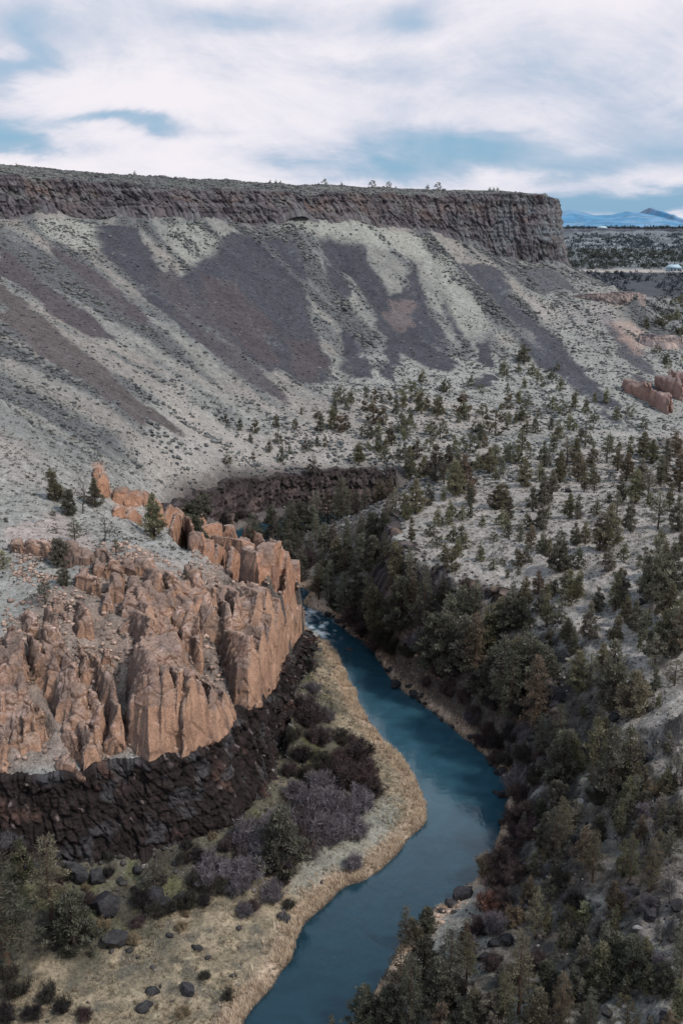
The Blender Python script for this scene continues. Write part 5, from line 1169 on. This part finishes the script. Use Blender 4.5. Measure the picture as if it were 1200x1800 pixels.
for u, v, w, k in [(435,1545,75,'lilac'),(455,1515,80,'lilac'),(420,1570,60,'lilac'),(470,1480,80,'lilac'),(495,1455,70,'lilac'),(530,1480,85,'lilac'),(560,1480,85,'lilac'),(585,1480,70,'lilac'),(545,1440,80,'lilac'),(575,1430,70,'lilac'),(600,1450,55,'lilac'),(480,1582,55,'lilac'),(430,1608,40,'lilac'),(395,1540,55,'lilac'),(510,1500,70,'lilac'),(380,1570,50,'black'),(350,1555,45,'black'),(520,1400,60,'lilac'),(560,1395,70,'lilac'),(400,1500,45,'plum'),
    (545,1280,75,'plum'),(560,1310,60,'plum'),(535,1250,55,'plum'),(600,1390,80,'plum'),(630,1390,75,'plum'),(655,1400,60,'plum'),(625,1345,80,'plum'),(645,1370,60,'plum'),(595,1350,60,'plum'),(565,1350,55,'black'),(530,1335,50,'black'),(545,1370,50,'black'),(515,1300,45,'black'),(540,1180,40,'black'),(550,1215,40,'lilac'),(600,1310,45,'black'),(575,1265,40,'lilac'),(510,1360,40,'plum'),
    (250,1590,50,'black'),(300,1600,50,'black'),(330,1590,50,'black'),(275,1610,40,'black'),(120,1545,40,'black'),(350,1510,40,'black'),(190,1540,30,'black'),(620,1530,45,'lilac'),(10,1790,60,'black'),(60,1790,50,'black'),(110,1780,45,'black'),(30,1750,55,'black'),(85,1755,45,'black'),(150,1790,40,'plum'),(20,1720,45,'black'),(320,1790,40,'tan'),(400,1760,30,'black'),(360,1720,26,'black'),
    (835,1255,45,'plum'),(850,1300,50,'plum'),(870,1330,40,'plum'),(905,1370,60,'lilac'),(915,1400,60,'plum'),(925,1430,60,'plum'),(900,1440,55,'plum'),(910,1480,55,'plum'),(885,1530,70,'plum'),(900,1500,60,'plum'),(870,1560,55,'plum'),(855,1600,60,'red'),(880,1590,60,'plum'),(905,1550,60,'plum'),(930,1480,55,'plum'),(840,1640,50,'plum'),(870,1640,60,'lilac'),(820,1680,55,'lilac'),(865,1700,50,'plum'),(900,1620,50,'plum'),(945,1340,40,'plum'),
    (740,1150,65,'lilac'),(725,1130,50,'plum'),(760,1165,60,'plum'),(640,1105,60,'plum'),(615,1085,50,'plum'),(660,1115,55,'plum'),(690,1130,50,'black'),(790,1215,45,'plum'),(815,1230,45,'plum'),(830,1262,45,'lilac'),(860,1280,45,'plum'),(875,1300,45,'black'),(895,1330,45,'black'),(800,1190,60,'black'),(840,1215,60,'black'),(870,1250,60,'black'),(775,1190,45,'plum'),(750,1195,30,'plum'),(640,1080,50,'black'),(680,1110,60,'black'),(720,1150,50,'black'),
    (855,1535,60,'tan'),(915,1265,60,'black'),(900,1300,60,'black'),(925,1330,60,'black'),(940,1380,50,'black'),(960,1500,50,'black'),(900,1720,60,'black'),(940,1700,60,'plum'),(1010,1600,60,'black'),(1090,1590,50,'lilac'),(1140,1600,50,'lilac'),(1060,1650,55,'black'),(1150,1400,50,'tan'),(1130,1440,50,'lilac'),(1050,1420,50,'black'),(980,1560,60,'black'),(905,1620,50,'tan'),(1100,1680,50,'tan'),(1160,1720,50,'lilac'),(800,1760,60,'plum'),(850,1780,60,'black'),(960,1780,60,'black'),(760,1740,60,'black'),(540,1000,50,'plum'),(560,1040,45,'plum'),(590,1060,45,'black')]:
    shrub_at(u, v, w, k)
for i in range(26):
    u = r4.uniform(360, 640); v = 1560-(u-360)*.42+r4.uniform(-45, 25); shrub_at(u, v, r4.uniform(40, 72), r4.choice(['lilac', 'lilac', 'lilac', 'plum']))

# ------------------------------------------------------------------ boulders
def boulder_mesh(seed, sub=3):
    import bmesh
    bm = bmesh.new(); bmesh.ops.create_icosphere(bm, subdivisions=sub, radius=1)
    me = bpy.data.meshes.new('boulder'); bm.to_mesh(me); bm.free()
    n = len(me.vertices); co = np.empty(n*3, np.float32); me.vertices.foreach_get('co', co); co = co.reshape(-1, 3).astype(float)
    rg = np.random.default_rng(seed)
    for _ in range(13):
        d = rg.normal(size=3); d /= np.linalg.norm(d); k = rg.uniform(.45, .8); s = co@d; co -= np.maximum(0, s-k)[:, None]*d
    r = fbm3(co[:, 0]*3+seed, co[:, 1]*3, co[:, 2]*3, 3, seed)-.5; co *= (1+r*.25)[:, None]
    me.vertices.foreach_set('co', co.astype(np.float32).ravel())
    a = me.color_attributes.new('Col', 'FLOAT_COLOR', 'POINT'); c = np.ones((n, 4), np.float32)
    top = sst(.1, .7, co[:, 2])
    c[:, :3] = np.array([.05, .047, .05])*(.7+.7*r[:, None])+top[:, None]*.02; a.data.foreach_set('color', c.ravel()); me.update(); return me
BMS = [boulder_mesh(i) for i in range(6)]; 
for m in BMS: m.materials.append(BAS_MAT)
PALE = boulder_mesh(9); PALE.materials.append(rock_mat('pale_rock', scales=((3, .3),), bump=.5)); 
for at in PALE.color_attributes: at.data.foreach_set('color', np.tile(np.array([.30, .29, .28, 1], np.float32), len(PALE.vertices)))
def boulder(u, v, w, asp=.7, label=None, me=None, zoff=0):
    p = hit(u, v); s = w/FPX*depth_of(p)/1.5; z = float(hfine(p[:1], p[1:2])[0]); z = max(z, -.25)
    o = link('boulder', me or r1.choice(BMS)); o.location = (p[0], p[1], z+s*asp*.25); o.rotation_euler = (r1.uniform(-.3, .3), r1.uniform(-.3, .3), r1.uniform(0, 6.28)); o.scale = (s, s*r1.uniform(.7, 1), s*asp)
    if label is None:
        a, b = zone(u, v); wh = 'at the water edge of the right bank' if (620 < u < 900 and v < 1620) else 'on the grassy flat below the basalt wall' if u < 500 else 'on the bench' if v < 1150 else 'on the lower right slope'
        label = f'{"large" if w > 40 else "small" if w < 22 else "medium"} dark boulder {wh}, {b} {a} part'
    tag(o, label, 'boulder', 'dark boulders')
for u, v, w, asp, lb in ((188,1600,56,1.,'biggest black boulder, blocky and upright, on the grassy flat'),(208,1655,56,.3,'long low black boulder below the biggest one on the flat'),(62,1532,30,.8,None),(135,1540,46,.8,'broad black boulder under the wall foot, left of the upright ones'),(175,1545,32,.8,None),(240,1528,20,.8,None),(270,1585,44,.8,None),(290,1592,34,.7,None),(322,1575,28,.7,None),(500,1615,30,.4,'flat grey slab beside the pale arc near the bank'),(345,1668,20,.5,None),(300,1645,16,.5,None),(330,1745,30,.6,None),(270,1742,22,.5,None),(255,1770,28,.5,None),(365,1685,12,.5,None),(213,1547,14,.7,None),
    (816,1576,36,.9,'tall dark rock at the tip of the lower right bank'),(790,1592,22,.7,None),(775,1605,16,.6,None),(885,1402,34,.7,'black rock jutting into the river beside the driftwood'),(872,1397,20,.6,None),(880,1358,22,.7,None),(884,1440,20,.7,None),(887,1478,18,.7,None),(882,1498,14,.7,None),(828,1294,20,.6,None),(612,1146,14,.6,'lone rock standing in the river below the rapids'),(697,1206,26,.6,None),(728,1220,20,.6,None),(720,1196,14,.6,None),(682,1180,12,.6,None),(690,1188,12,.6,None),(742,1210,12,.6,None),(998,864,14,.7,'small black rock at the back of the bench'),(1133,970,15,.6,'dark rock on the right of the bench'),(1125,1058,20,.6,None),(1020,1335,24,.7,None),(970,1552,34,.8,None),(1137,1335,36,.8,'dark boulder half up the slope at the right'),(1140,1620,26,.7,None),(985,1560,22,.7,None),(1000,1590,26,.7,None),(1080,1265,30,.6,'black rock at the foot of the very broad juniper'),(1190,1470,26,.7,None),(1050,1310,22,.7,None),(1130,1310,18,.7,None),(905,1310,26,.7,None),(935,1300,22,.7,None),(1010,1480,26,.7,None),(890,1650,30,.7,None),(870,1665,24,.7,None),(1170,1790,30,.7,None),(1060,1780,28,.7,None),(850,1685,22,.7,None),(810,1765,36,.7,None),(920,1590,26,.7,None),(1190,1600,30,.7,None)):
    boulder(u, v, w, asp, lb)
for u, v, w, lb in ((1020,1410,18,'pale grey rock above the driftwood on the slope'),(976,1548,34,'pale grey flat rock among the lower right trees'),(845,1572,18,'pale stone behind the tall rock at the lower right bank'),(1120,1640,16,'whitish angular stone on the lower right slope'),(552,1118,26,'flat pale slab at the left bank by the rapids'),(60,918,14,'white stone on the pale ground at far left'),(18,928,12,'white stone by the left picture edge')):
    boulder(u, v, w, .45, lb, PALE)
r3 = random.Random(12)
for i in range(26):
    u = 560+r3.random()*330; v = np.interp(u, [560,640,685,720,790,850,885], [1075,1130,1185,1222,1272,1322,1365])-r3.uniform(0, 12); boulder(u+6, v, r3.uniform(6, 13), .6)
for u, v, w in ((566,1100,8),(575,1112,7),(556,1096,7),(585,1120,6),(548,1082,7)): boulder(u, v, w, .7, 'small wet rock in the white water of the rapids')
def log(u0, v0, u1, v1, r, label, col=(.42, .38, .34), lift=.5):
    a = hit(u0, v0); b = hit(u1, v1); a[2] = float(hfine(a[:1], a[1:2])[0])+.2; b[2] = float(hfine(b[:1], b[1:2])[0])+lift
    m = MB(); n = 7; ps = [a+(b-a)*i/n+np.array([0, 0, math.sin(i*1.3)*.06]) for i in range(n+1)]; m.path(ps, list(np.linspace(r, r*.45, n+1)), np.array(col), 7)
    for i in (3, 5): m.tube(ps[i], ps[i]+np.array([.5, .3, .5])*r1.uniform(.6, 1.3), r*.4, .02, np.array(col)*.9, 5)
    me = m.mesh('log'); me.materials.append(BARK); tag(link('log', me), label, 'log')
log(884,1410,902,1375,.22,'pale driftwood log propped on the black rock at the right bank', lift=1.2); log(818,1735,850,1790,.16,'thin whitened fallen trunk among the lower right trees'); log(1100,1520,1118,1500,.12,'short pale dead branch on the right slope')
log(498,1604,515,1585,.07,'pale curved stick near the left bank', (.5,.5,.5)); log(765,1170,768,1200,.14,'weathered trunk lying above the right bank', (.16,.13,.11)); log(272,1520,278,1500,.14,'dark fallen trunk leaning at the basalt wall foot', (.06,.055,.05), 1.)
# ------------------------------------------------------------------ scattered ground cover (uncountable)
def ico():
    p = (1+5**.5)/2
    v = np.array([(-1,p,0),(1,p,0),(-1,-p,0),(1,-p,0),(0,-1,p),(0,1,p),(0,-1,-p),(0,1,-p),(p,0,-1),(p,0,1),(-p,0,-1),(-p,0,1)], float)/1.902
    f = np.array([(0,11,5),(0,5,1),(0,1,7),(0,7,10),(0,10,11),(1,5,9),(5,11,4),(11,10,2),(10,7,6),(7,1,8),(3,9,4),(3,4,2),(3,2,6),(3,6,8),(3,8,9),(4,9,5),(2,4,11),(6,2,10),(8,6,7),(9,8,1)])
    return v, f
IV, IF = ico()
def scatter_blobs(name, x, y, s, zs, col, mat, seed, jit=.35, lift=.25, smooth=False, zz=None):
    rg = np.random.default_rng(seed); n = len(x); z = hfine(x, y) if zz is None else zz
    V = np.repeat(IV[None], n, 0)*(1+rg.uniform(-jit, jit, (n, 12, 1)))
    a = rg.uniform(0, 6.28, n); ca, sa = np.cos(a)[:, None], np.sin(a)[:, None]
    X = (V[..., 0]*ca-V[..., 1]*sa)*s[:, None]*rg.uniform(.7, 1.3, (n, 1)); Yy = (V[..., 0]*sa+V[..., 1]*ca)*s[:, None]; Z = V[..., 2]*s[:, None]*zs
    V = np.stack([X+x[:, None], Yy+y[:, None], Z+(z+s*zs*lift)[:, None]], -1)
    c = col[:, None, :]*(1+.35*IV[None, :, 2:3]); c = c*rg.uniform(.8, 1.2, (n, 12, 1))
    T = (IF[None]+12*np.arange(n)[:, None, None]).reshape(-1, 3)
    return make_mesh(name, V.reshape(-1, 3), tris=T, cols=np.clip(c.reshape(-1, 3), .01, .9), smooth=smooth)
def scatter_tufts(x, y, z, s, col, seed, k=26, asp=.4, up=.5, flat=.6):
    """small leafy domes"""
    rg = np.random.default_rng(seed); n = len(x)
    d = rg.normal(size=(n, k, 3)); d[..., 2] = np.abs(d[..., 2]); d /= np.linalg.norm(d, axis=2)[..., None]
    p = d*rg.uniform(.35, .85, (n, k, 1))*np.array([1, 1, flat])
    o = d+rg.normal(size=(n, k, 3))*.5; o[..., 2] += up; o /= np.linalg.norm(o, axis=2)[..., None]
    w = np.cross(o, rg.normal(size=(n, k, 3))); w /= np.linalg.norm(w, axis=2)[..., None]+1e-9
    L = rg.uniform(.3, .6, (n, k, 1))
    V = np.stack([p-w*L*asp, p+w*L*asp, p+o*L], 2)*s[:, None, None, None]
    V = V+np.stack([x, y, z], -1)[:, None, None, :]
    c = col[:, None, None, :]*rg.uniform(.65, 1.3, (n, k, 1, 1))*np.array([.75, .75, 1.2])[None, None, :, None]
    return V.reshape(-1, 3), c.reshape(-1, 3) if c.shape[2] == 3 else np.repeat(c, 3, 2).reshape(-1, 3)
def inview(x, y, z, m=90):
    f = y*math.cos(PITCH)+(CH-z)*math.sin(PITCH); up_ = y*math.sin(PITCH)-(CH-z)*math.cos(PITCH)
    u = 600+x/f*FPX; v = 900-up_/f*FPX
    return (f > 0) & (u > -m*2.5) & (u < 1200+m*2.5) & (v > 0) & (v < 1800+m*2)
def sc_at(x, y):                       # scree mask by lookup on the ground sheet
    gx, gy, gz, s = GDAT; nc = 620; nr = len(gx)//nc
    rows = gy.reshape(nr, nc)[:, 0]; j = np.clip(np.searchsorted(rows, y), 0, nr-1)
    i = np.clip(((x/(rows[j]+60)+.66)/1.32*(nc-1)).round().astype(int), 0, nc-1)
    return s.reshape(nr, nc)[j, i]
g5 = np.random.default_rng(55)
def rand_pts(n, x0, x1, y0, y1): return g5.uniform(x0, x1, n), g5.uniform(y0, y1, n)
def keep(m, *a): return [q[m] for q in a]
# sagebrush on the talus and the far flat
x, y = rand_pts(300000, -330, 260, 300, 730)
z = hbase(x, y); m = inview(x, y, z); x, y, z = keep(m, x, y, z)
s_ = sc_at(x, y); st1 = samp(STREAK, CELL, x, y); st2 = samp(STREAKW, CELL, x, y); tl_ = samp(TAL, CELL, x, y)
mesa = inside(x, y, MESA)
cl = fbm2(x/7, y/7, 3, 900)
pr = np.where(tl_ > .4, .05+.42*sst(-.1, 1.2, st1)+.35*sst(.0, 1.4, st2)+.12*sst(.5,.65,cl), .22+.25*sst(.45, .6, cl))*(1-.97*sst(.25, .6, s_))
pr = np.where(mesa, .5, pr)
wf_ = seg_dist(x, y, RBASE) < 7
pr = np.where(wf_ & ~mesa, .05, pr)*(sdf(x, y, RIVER, 20) > 5)*(~inside(x, y, np.vstack([np.array(CANR)[:, :2], np.array(CANF)[::-1, :2]])))
m = g5.uniform(size=len(x)) < pr; x, y, z = keep(m, x, y, z); st1 = st1[m]; 
s = .2+.55*g5.uniform(size=len(x))**1.8*(1+.6*sst(0, 1.5, st1)); s = s*(.7+.7*sst(.3,.7,fbm2(x/9, y/9, 2, 905))); col = np.where(g5.uniform(size=(len(x), 1)) < .62, np.array([[.135, .138, .132]]), np.array([[.07, .073, .076]]))*g5.uniform(.75, 1.3, (len(x), 1))
print('far sage', len(x))
tag(link('sagebrush', scatter_blobs('sagebrush', x, y, s, .62, col, SAGE, 1, jit=.4), SAGE), kind='stuff')
# near sagebrush: bench, plateau behind outcrop, left slope
x, y = rand_pts(90000, -150, 190, 85, 345); z = hbase(x, y); m = inview(x, y, z, 60); x, y, z = keep(m, x, y, z)
d = sdf(x, y, RIVER, 20); onbench = inside(x, y, WP([(690,860),(690,930),(725,985),(800,1020),(885,1050),(945,1110),(975,1190),(985,1290),(1100,1500),(1080,1800),(1500,1800),(1500,1000),(1200,755),(950,795),(780,822)]))
leftup = (z > 19) & (x < -8)
rock_ = inside(x, y, WP([(-60,1370),(180,1340),(350,1310),(430,1240),(500,1180),(530,1100),(515,980),(420,930),(400,1000),(330,1010),(230,960),(180,1000),(90,1040),(0,1140),(-60,1180)]))
cl = fbm2(x/6, y/6, 3, 910)
pr = np.where(onbench, .42+.5*sst(.4, .6, cl), 0)+np.where(leftup & ~rock_, .30+.25*sst(.45, .6, cl), 0)
pr = np.where(rock_, .0, pr)*(d > 6)
low = (x > 0) & (z > 2) & ~onbench; pr = np.where(low, .25, pr)
m = g5.uniform(size=len(x)) < pr; x, y, z = keep(m, x, y, z); ob = onbench[m]; z = hfine(x, y)
s = .2+.6*g5.uniform(size=len(x))**1.6
col = np.where(g5.uniform(size=(len(x), 1)) < .5, np.array([[.25, .235, .20]]), np.array([[.095, .098, .085]]))*g5.uniform(.7, 1.25, (len(x), 1)); col[~ob] *= .8
print('near sage', len(x))
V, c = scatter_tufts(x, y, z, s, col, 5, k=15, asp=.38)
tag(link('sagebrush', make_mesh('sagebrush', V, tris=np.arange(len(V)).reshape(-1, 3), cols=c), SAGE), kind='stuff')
# rocks
x, y = rand_pts(60000, -80, 140, 85, 330); z = hbase(x, y); m = inview(x, y, z, 40); x, y, z = keep(m, x, y, z)
d = sdf(x, y, RIVER, 20); cl = fbm2(x/5, y/5, 3, 920)
foot = seg_dist(x, y, np.array(FT)); lf = (x < np.interp(y, LBs[:, 1], LBs[:, 0])) & (z < 11)
pr = np.where(lf, .9*sst(9, 0, foot)+.10*sst(.45, .6, cl), 0)
rb = x > np.interp(y, RBs[:, 1], RBs[:, 0])
pr = np.where(rb & (z > 1.5) & (z < 24), .22+.4*sst(.5, .62, cl), pr); pr = np.where((d > -.3) & (d < 4) & rb, .75, pr)
bz = seg_dist(x, y, np.array(BE)); pr = np.where((bz < 4), .7, pr)
pr = pr*(~((z > 11) & (x < -5)))*(d > -.4)*(d < 900)
m = g5.uniform(size=len(x)) < pr; x, y, z, d = keep(m, x, y, z, d); rb = rb[m]
s = .12+.5*g5.uniform(size=len(x))**3.2; s = s*np.where(d < 4, .8, 1)
col = np.where(g5.uniform(size=(len(x), 1)) < .75, np.array([[.06, .054, .052]]), np.array([[.19, .165, .15]]))*g5.uniform(.6, 1.4, (len(x), 1))
bk = (d < 5) & rb; col[bk] = np.where(g5.uniform(size=(bk.sum(), 1)) < .55, np.array([[.36, .26, .2]]), np.array([[.08, .065, .06]]))*g5.uniform(.6, 1.3, (bk.sum(), 1))
print('rocks', len(x))
tag(link('scattered_rocks', scatter_blobs('scattered_rocks', x, y, s, .7, col, BAS_MAT, 3, jit=.3, lift=.3), BAS_MAT), kind='stuff')
# stones on the scree tongues
x, y = rand_pts(90000, -330, 260, 300, 720); z = hbase(x, y); m = inview(x, y, z, 20); x, y, z = keep(m, x, y, z)
m = (sc_at(x, y) > .5) & (g5.uniform(size=len(x)) < .75); x, y, z = keep(m, x, y, z); s = .14+.5*g5.uniform(size=len(x))**3.5
col = np.where(g5.uniform(size=(len(x), 1)) < .6, np.array([[.085, .082, .092]]), np.array([[.15, .135, .135]]))*g5.uniform(.6, 1.3, (len(x), 1)); print('scree', len(x))
tag(link('scree', scatter_blobs('scree', x, y, s, .7, col, BAS_MAT, 13, jit=.3, lift=.2), BAS_MAT), kind='stuff')
# rubble in the gullies of the outcrop
x, y = rand_pts(26000, -85, 5, 138, 235); z = hbase(x, y)
rk = inside(x, y, WP([(-60,1370),(180,1340),(350,1310),(430,1240),(500,1180),(530,1100),(515,980),(420,930),(400,1000),(330,1010),(230,960),(30,950),(0,1140),(-60,1180)]))
m = rk & (g5.uniform(size=len(x)) < .8*sst(.4, .55, fbm2(x/4, y/4, 3, 930))+.15) & (z > 19); x, y, z = keep(m, x, y, z); s = .1+.45*g5.uniform(size=len(x))**3
col = np.array([[.36, .26, .21]])*g5.uniform(.45, 1.3, (len(x), 1))
tag(link('rock_rubble', scatter_blobs('rock_rubble', x, y, s, .75, col, TUFF, 4, jit=.3, lift=.35), TUFF), kind='stuff')
# grass tufts on the flat and reeds along the banks
def blades(x, y, z, h, col, seed, k=9, spread=.35, wd=.05, lean=.45):
    rg = np.random.default_rng(seed); n = len(x)
    a = rg.uniform(0, 6.28, (n, k)); r = rg.uniform(0, spread, (n, k)); b = np.stack([np.cos(a)*r, np.sin(a)*r, a*0-.03], -1)
    a2 = a+rg.normal(size=(n, k))*.8; l = rg.uniform(.1, lean, (n, k)); t = b+np.stack([np.cos(a2)*l, np.sin(a2)*l, rg.uniform(.6, 1., (n, k))], -1)
    wv = np.stack([-np.sin(a2), np.cos(a2), a2*0], -1)*wd
    V = np.stack([b-wv, b+wv, t], 2)*h[:, None, None, None]+np.stack([x, y, z], -1)[:, None, None, :]
    c = np.repeat(col[:, None, None, :]*rg.uniform(.7, 1.25, (n, k, 1, 1)), 3, 2)*np.array([.8, .8, 1.2])[None, None, :, None]
    return V.reshape(-1, 3), c.reshape(-1, 3)
x, y = rand_pts(80000, -70, 20, 88, 262); z = hbase(x, y); d = sdf(x, y, RIVER, 30)
lf = (x < np.interp(y, LBs[:, 1], LBs[:, 0])) & (z < 9.5) & (d > .2); cl = fbm2(x/4, y/4, 3, 940)
pr = lf*(.12+.75*sst(.40, .6, cl))*(.35+.65*sst(6, 2.5, z)); m = (g5.uniform(size=len(x)) < pr) & inview(x, y, z, 40); x, y, z, d = keep(m, x, y, z, d); z = hfine(x, y)
col = np.where(g5.uniform(size=(len(x), 1)) < .78, np.array([[.44, .36, .25]]), np.array([[.19, .18, .11]]))*g5.uniform(.6, 1.2, (len(x), 1)); dk = z > 3.6; col[dk] *= np.array([.5, .53, .45]); dk = g5.uniform(size=len(x)) < .12; col[dk] = np.array([.17, .10, .06])
V1, c1 = blades(x, y, z, g5.uniform(.25, .7, len(x)), col, 7, k=6, wd=.07, lean=.9)
# reeds
X = []; Y = []
for bank, sgn, nn in ((LBs, 1, 11000), (RBs, -1, 6000)):
    L = np.r_[0, np.cumsum(np.hypot(*np.diff(bank, axis=0).T))]; ok = bank[:, 1] < 285; Lm = L[ok].max(); L0 = L[bank[:, 1] > 88].min()
    t = g5.uniform(L0, Lm, nn); bx = np.interp(t, L, bank[:, 0]); by = np.interp(t, L, bank[:, 1]); dx = np.interp(t+.5, L, bank[:, 0])-bx; dy = np.interp(t+.5, L, bank[:, 1])-by
    q = np.hypot(dx, dy)+1e-6; off = g5.gamma(1.6, .75, nn)+.1; den = n2(t/3, t*0, 71+nn)
    kx = den*g5.uniform(.6, 1.4, nn) > (.3 if sgn == 1 else .5); X.append((bx-dy/q*off*sgn)[kx]); Y.append((by+dx/q*off*sgn)[kx])
x = np.concatenate(X); y = np.concatenate(Y); dd_ = sdf(x, y, RIVER, 20); ok_ = (dd_ > .05) & (dd_ < 4.5); nL = int(ok_[:len(X[0])].sum()); x = x[ok_]; y = y[ok_]; z = hfine(x, y); 
col = np.array([[.78, .60, .44]])*g5.uniform(.55, 1.2, (len(x), 1)); h = g5.uniform(.5, 1.15, len(x))*np.where(np.arange(len(x)) < nL, 1, .7)
V2, c2 = blades(x, y, z, h, col, 8, k=7, spread=.3, wd=.045, lean=.6)
V = np.vstack([V1, V2]); c = np.vstack([c1, c2]); print('grass tris', len(V)//3)
tag(link('dry_grass', make_mesh('dry_grass', V, tris=np.arange(len(V)).reshape(-1, 3), cols=np.clip(c, .01, .9)), DRY), kind='stuff')
# far trees across the valley
def fartrees(n, x0, x1, y0, y1, h0, h1, col, thr=0, seed=1):
    x, y = rand_pts(n, x0, x1, y0, y1); z = hfine(x, y); m = (fbm2(x/25, y/30, 3, seed) > thr) & inview(x, y, z, 60); x, y, z = keep(m, x, y, z)
    s = g5.uniform(h0, h1, len(x)); cc = np.array([col])*g5.uniform(.7, 1.3, (len(x), 1)); return x, y, z, s, cc
P5 = [fartrees(2600, 180, 620, 1310, 1600, 1.4, 3.0, (.05, .068, .078), .45, 3), fartrees(2300, 180, 620, 1100, 1300, 1.6, 3.2, (.06, .068, .058), .3, 4), fartrees(2200, 180, 900, 1640, 2100, 1.8, 4.2, (.05, .062, .068), .35, 5),
      fartrees(1800, 160, 560, 935, 1065, 1., 2.4, (.04, .05, .062), .4, 6), fartrees(2200, 190, 430, 480, 930, .7, 2.2, (.062, .07, .066), .42, 7)]
x, y, z, s, cc = [np.concatenate([p[i] for p in P5]) for i in range(5)]
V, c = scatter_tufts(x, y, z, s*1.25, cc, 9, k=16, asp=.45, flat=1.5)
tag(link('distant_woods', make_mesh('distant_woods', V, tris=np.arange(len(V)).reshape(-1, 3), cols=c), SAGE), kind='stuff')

# ------------------------------------------------------------------ houses across the valley
import bmesh
def plain(name, col, rough=.8):
    k = NT(name); k.b.inputs['Roughness'].default_value = rough; nz = k.n('ShaderNodeTexNoise'); nz.inputs['Scale'].default_value = 1.5
    mr = k.n('ShaderNodeMapRange'); mr.inputs[3].default_value = .85; mr.inputs[4].default_value = 1.15; k.l(nz.outputs['Fac'], mr.inputs[0]); sc_ = k.n('ShaderNodeVectorMath', operation='SCALE'); sc_.inputs[0].default_value = col
    k.l(mr.outputs[0], sc_.inputs['Scale']); k.l(sc_.outputs[0], k.b.inputs['Base Color']); return k.m
HW = plain('house_wall', (.30, .42, .50)); HR = plain('house_roof', (.42, .55, .62)); HG = plain('house_glass', (.02, .03, .05), .2); HT = plain('house_trim', (.62, .66, .7))
def boxm(name, x0, x1, y0, y1, z0, z1, mat, par):
    v = [(a, b, c_) for a in (x0, x1) for b in (y0, y1) for c_ in (z0, z1)]; q = [(0,1,3,2),(4,6,7,5),(0,4,5,1),(2,3,7,6),(0,2,6,4),(1,5,7,3)]
    return link(name, make_mesh(name, v, quads=q), mat, par)
def house(u, v, y, W, H, label):
    x = PY(u, v, y)[0]; z = float(hfine(np.array([x]), np.array([y]))[0]); r = link('house', None, loc=(x, y, z-.5)); r.rotation_euler = (0, 0, .25); tag(r, label, 'house')
    boxm('wall', -W/2, W/2, -4, 4, 0, H, HW, r)
    e = W/2+.8; rv = [(-e, -5, H), (e, -5, H), (e, 5, H), (-e, 5, H), (-e*.75, 0, H+3.4), (e*.75, 0, H+3.4)]
    link('roof', make_mesh('roof', np.array(rv)+np.array([0, 0, .05]), quads=[(0,1,5,4),(2,3,4,5),(3,2,1,0)], tris=[(1,2,5),(3,0,4)]), HR, r)
    for i in range(3):
        xx = -W/2+W*(i+.6)/3.4; w = boxm('window', xx-1.1, xx+1.1, -4.15, -3.95, .9, H-.5, HT, r); boxm('pane', xx-.9, xx+.9, -4.22, -4.16, 1.1, H-.7, HG, w)
    d = boxm('door', W*.36, W*.36+1.6, -4.15, -3.95, 0, 2.4, HG, r)
    boxm('porch', -W/2, W/2, -6.5, -4.3, -.2, .35, HT, r)
house(1183, 466, 1084, 13, 3.6, 'pale blue house on the bench across the valley at the right edge')
house(1057, 409, 1632, 12, 3.2, 'tiny light-roofed house on the far canyon rim')
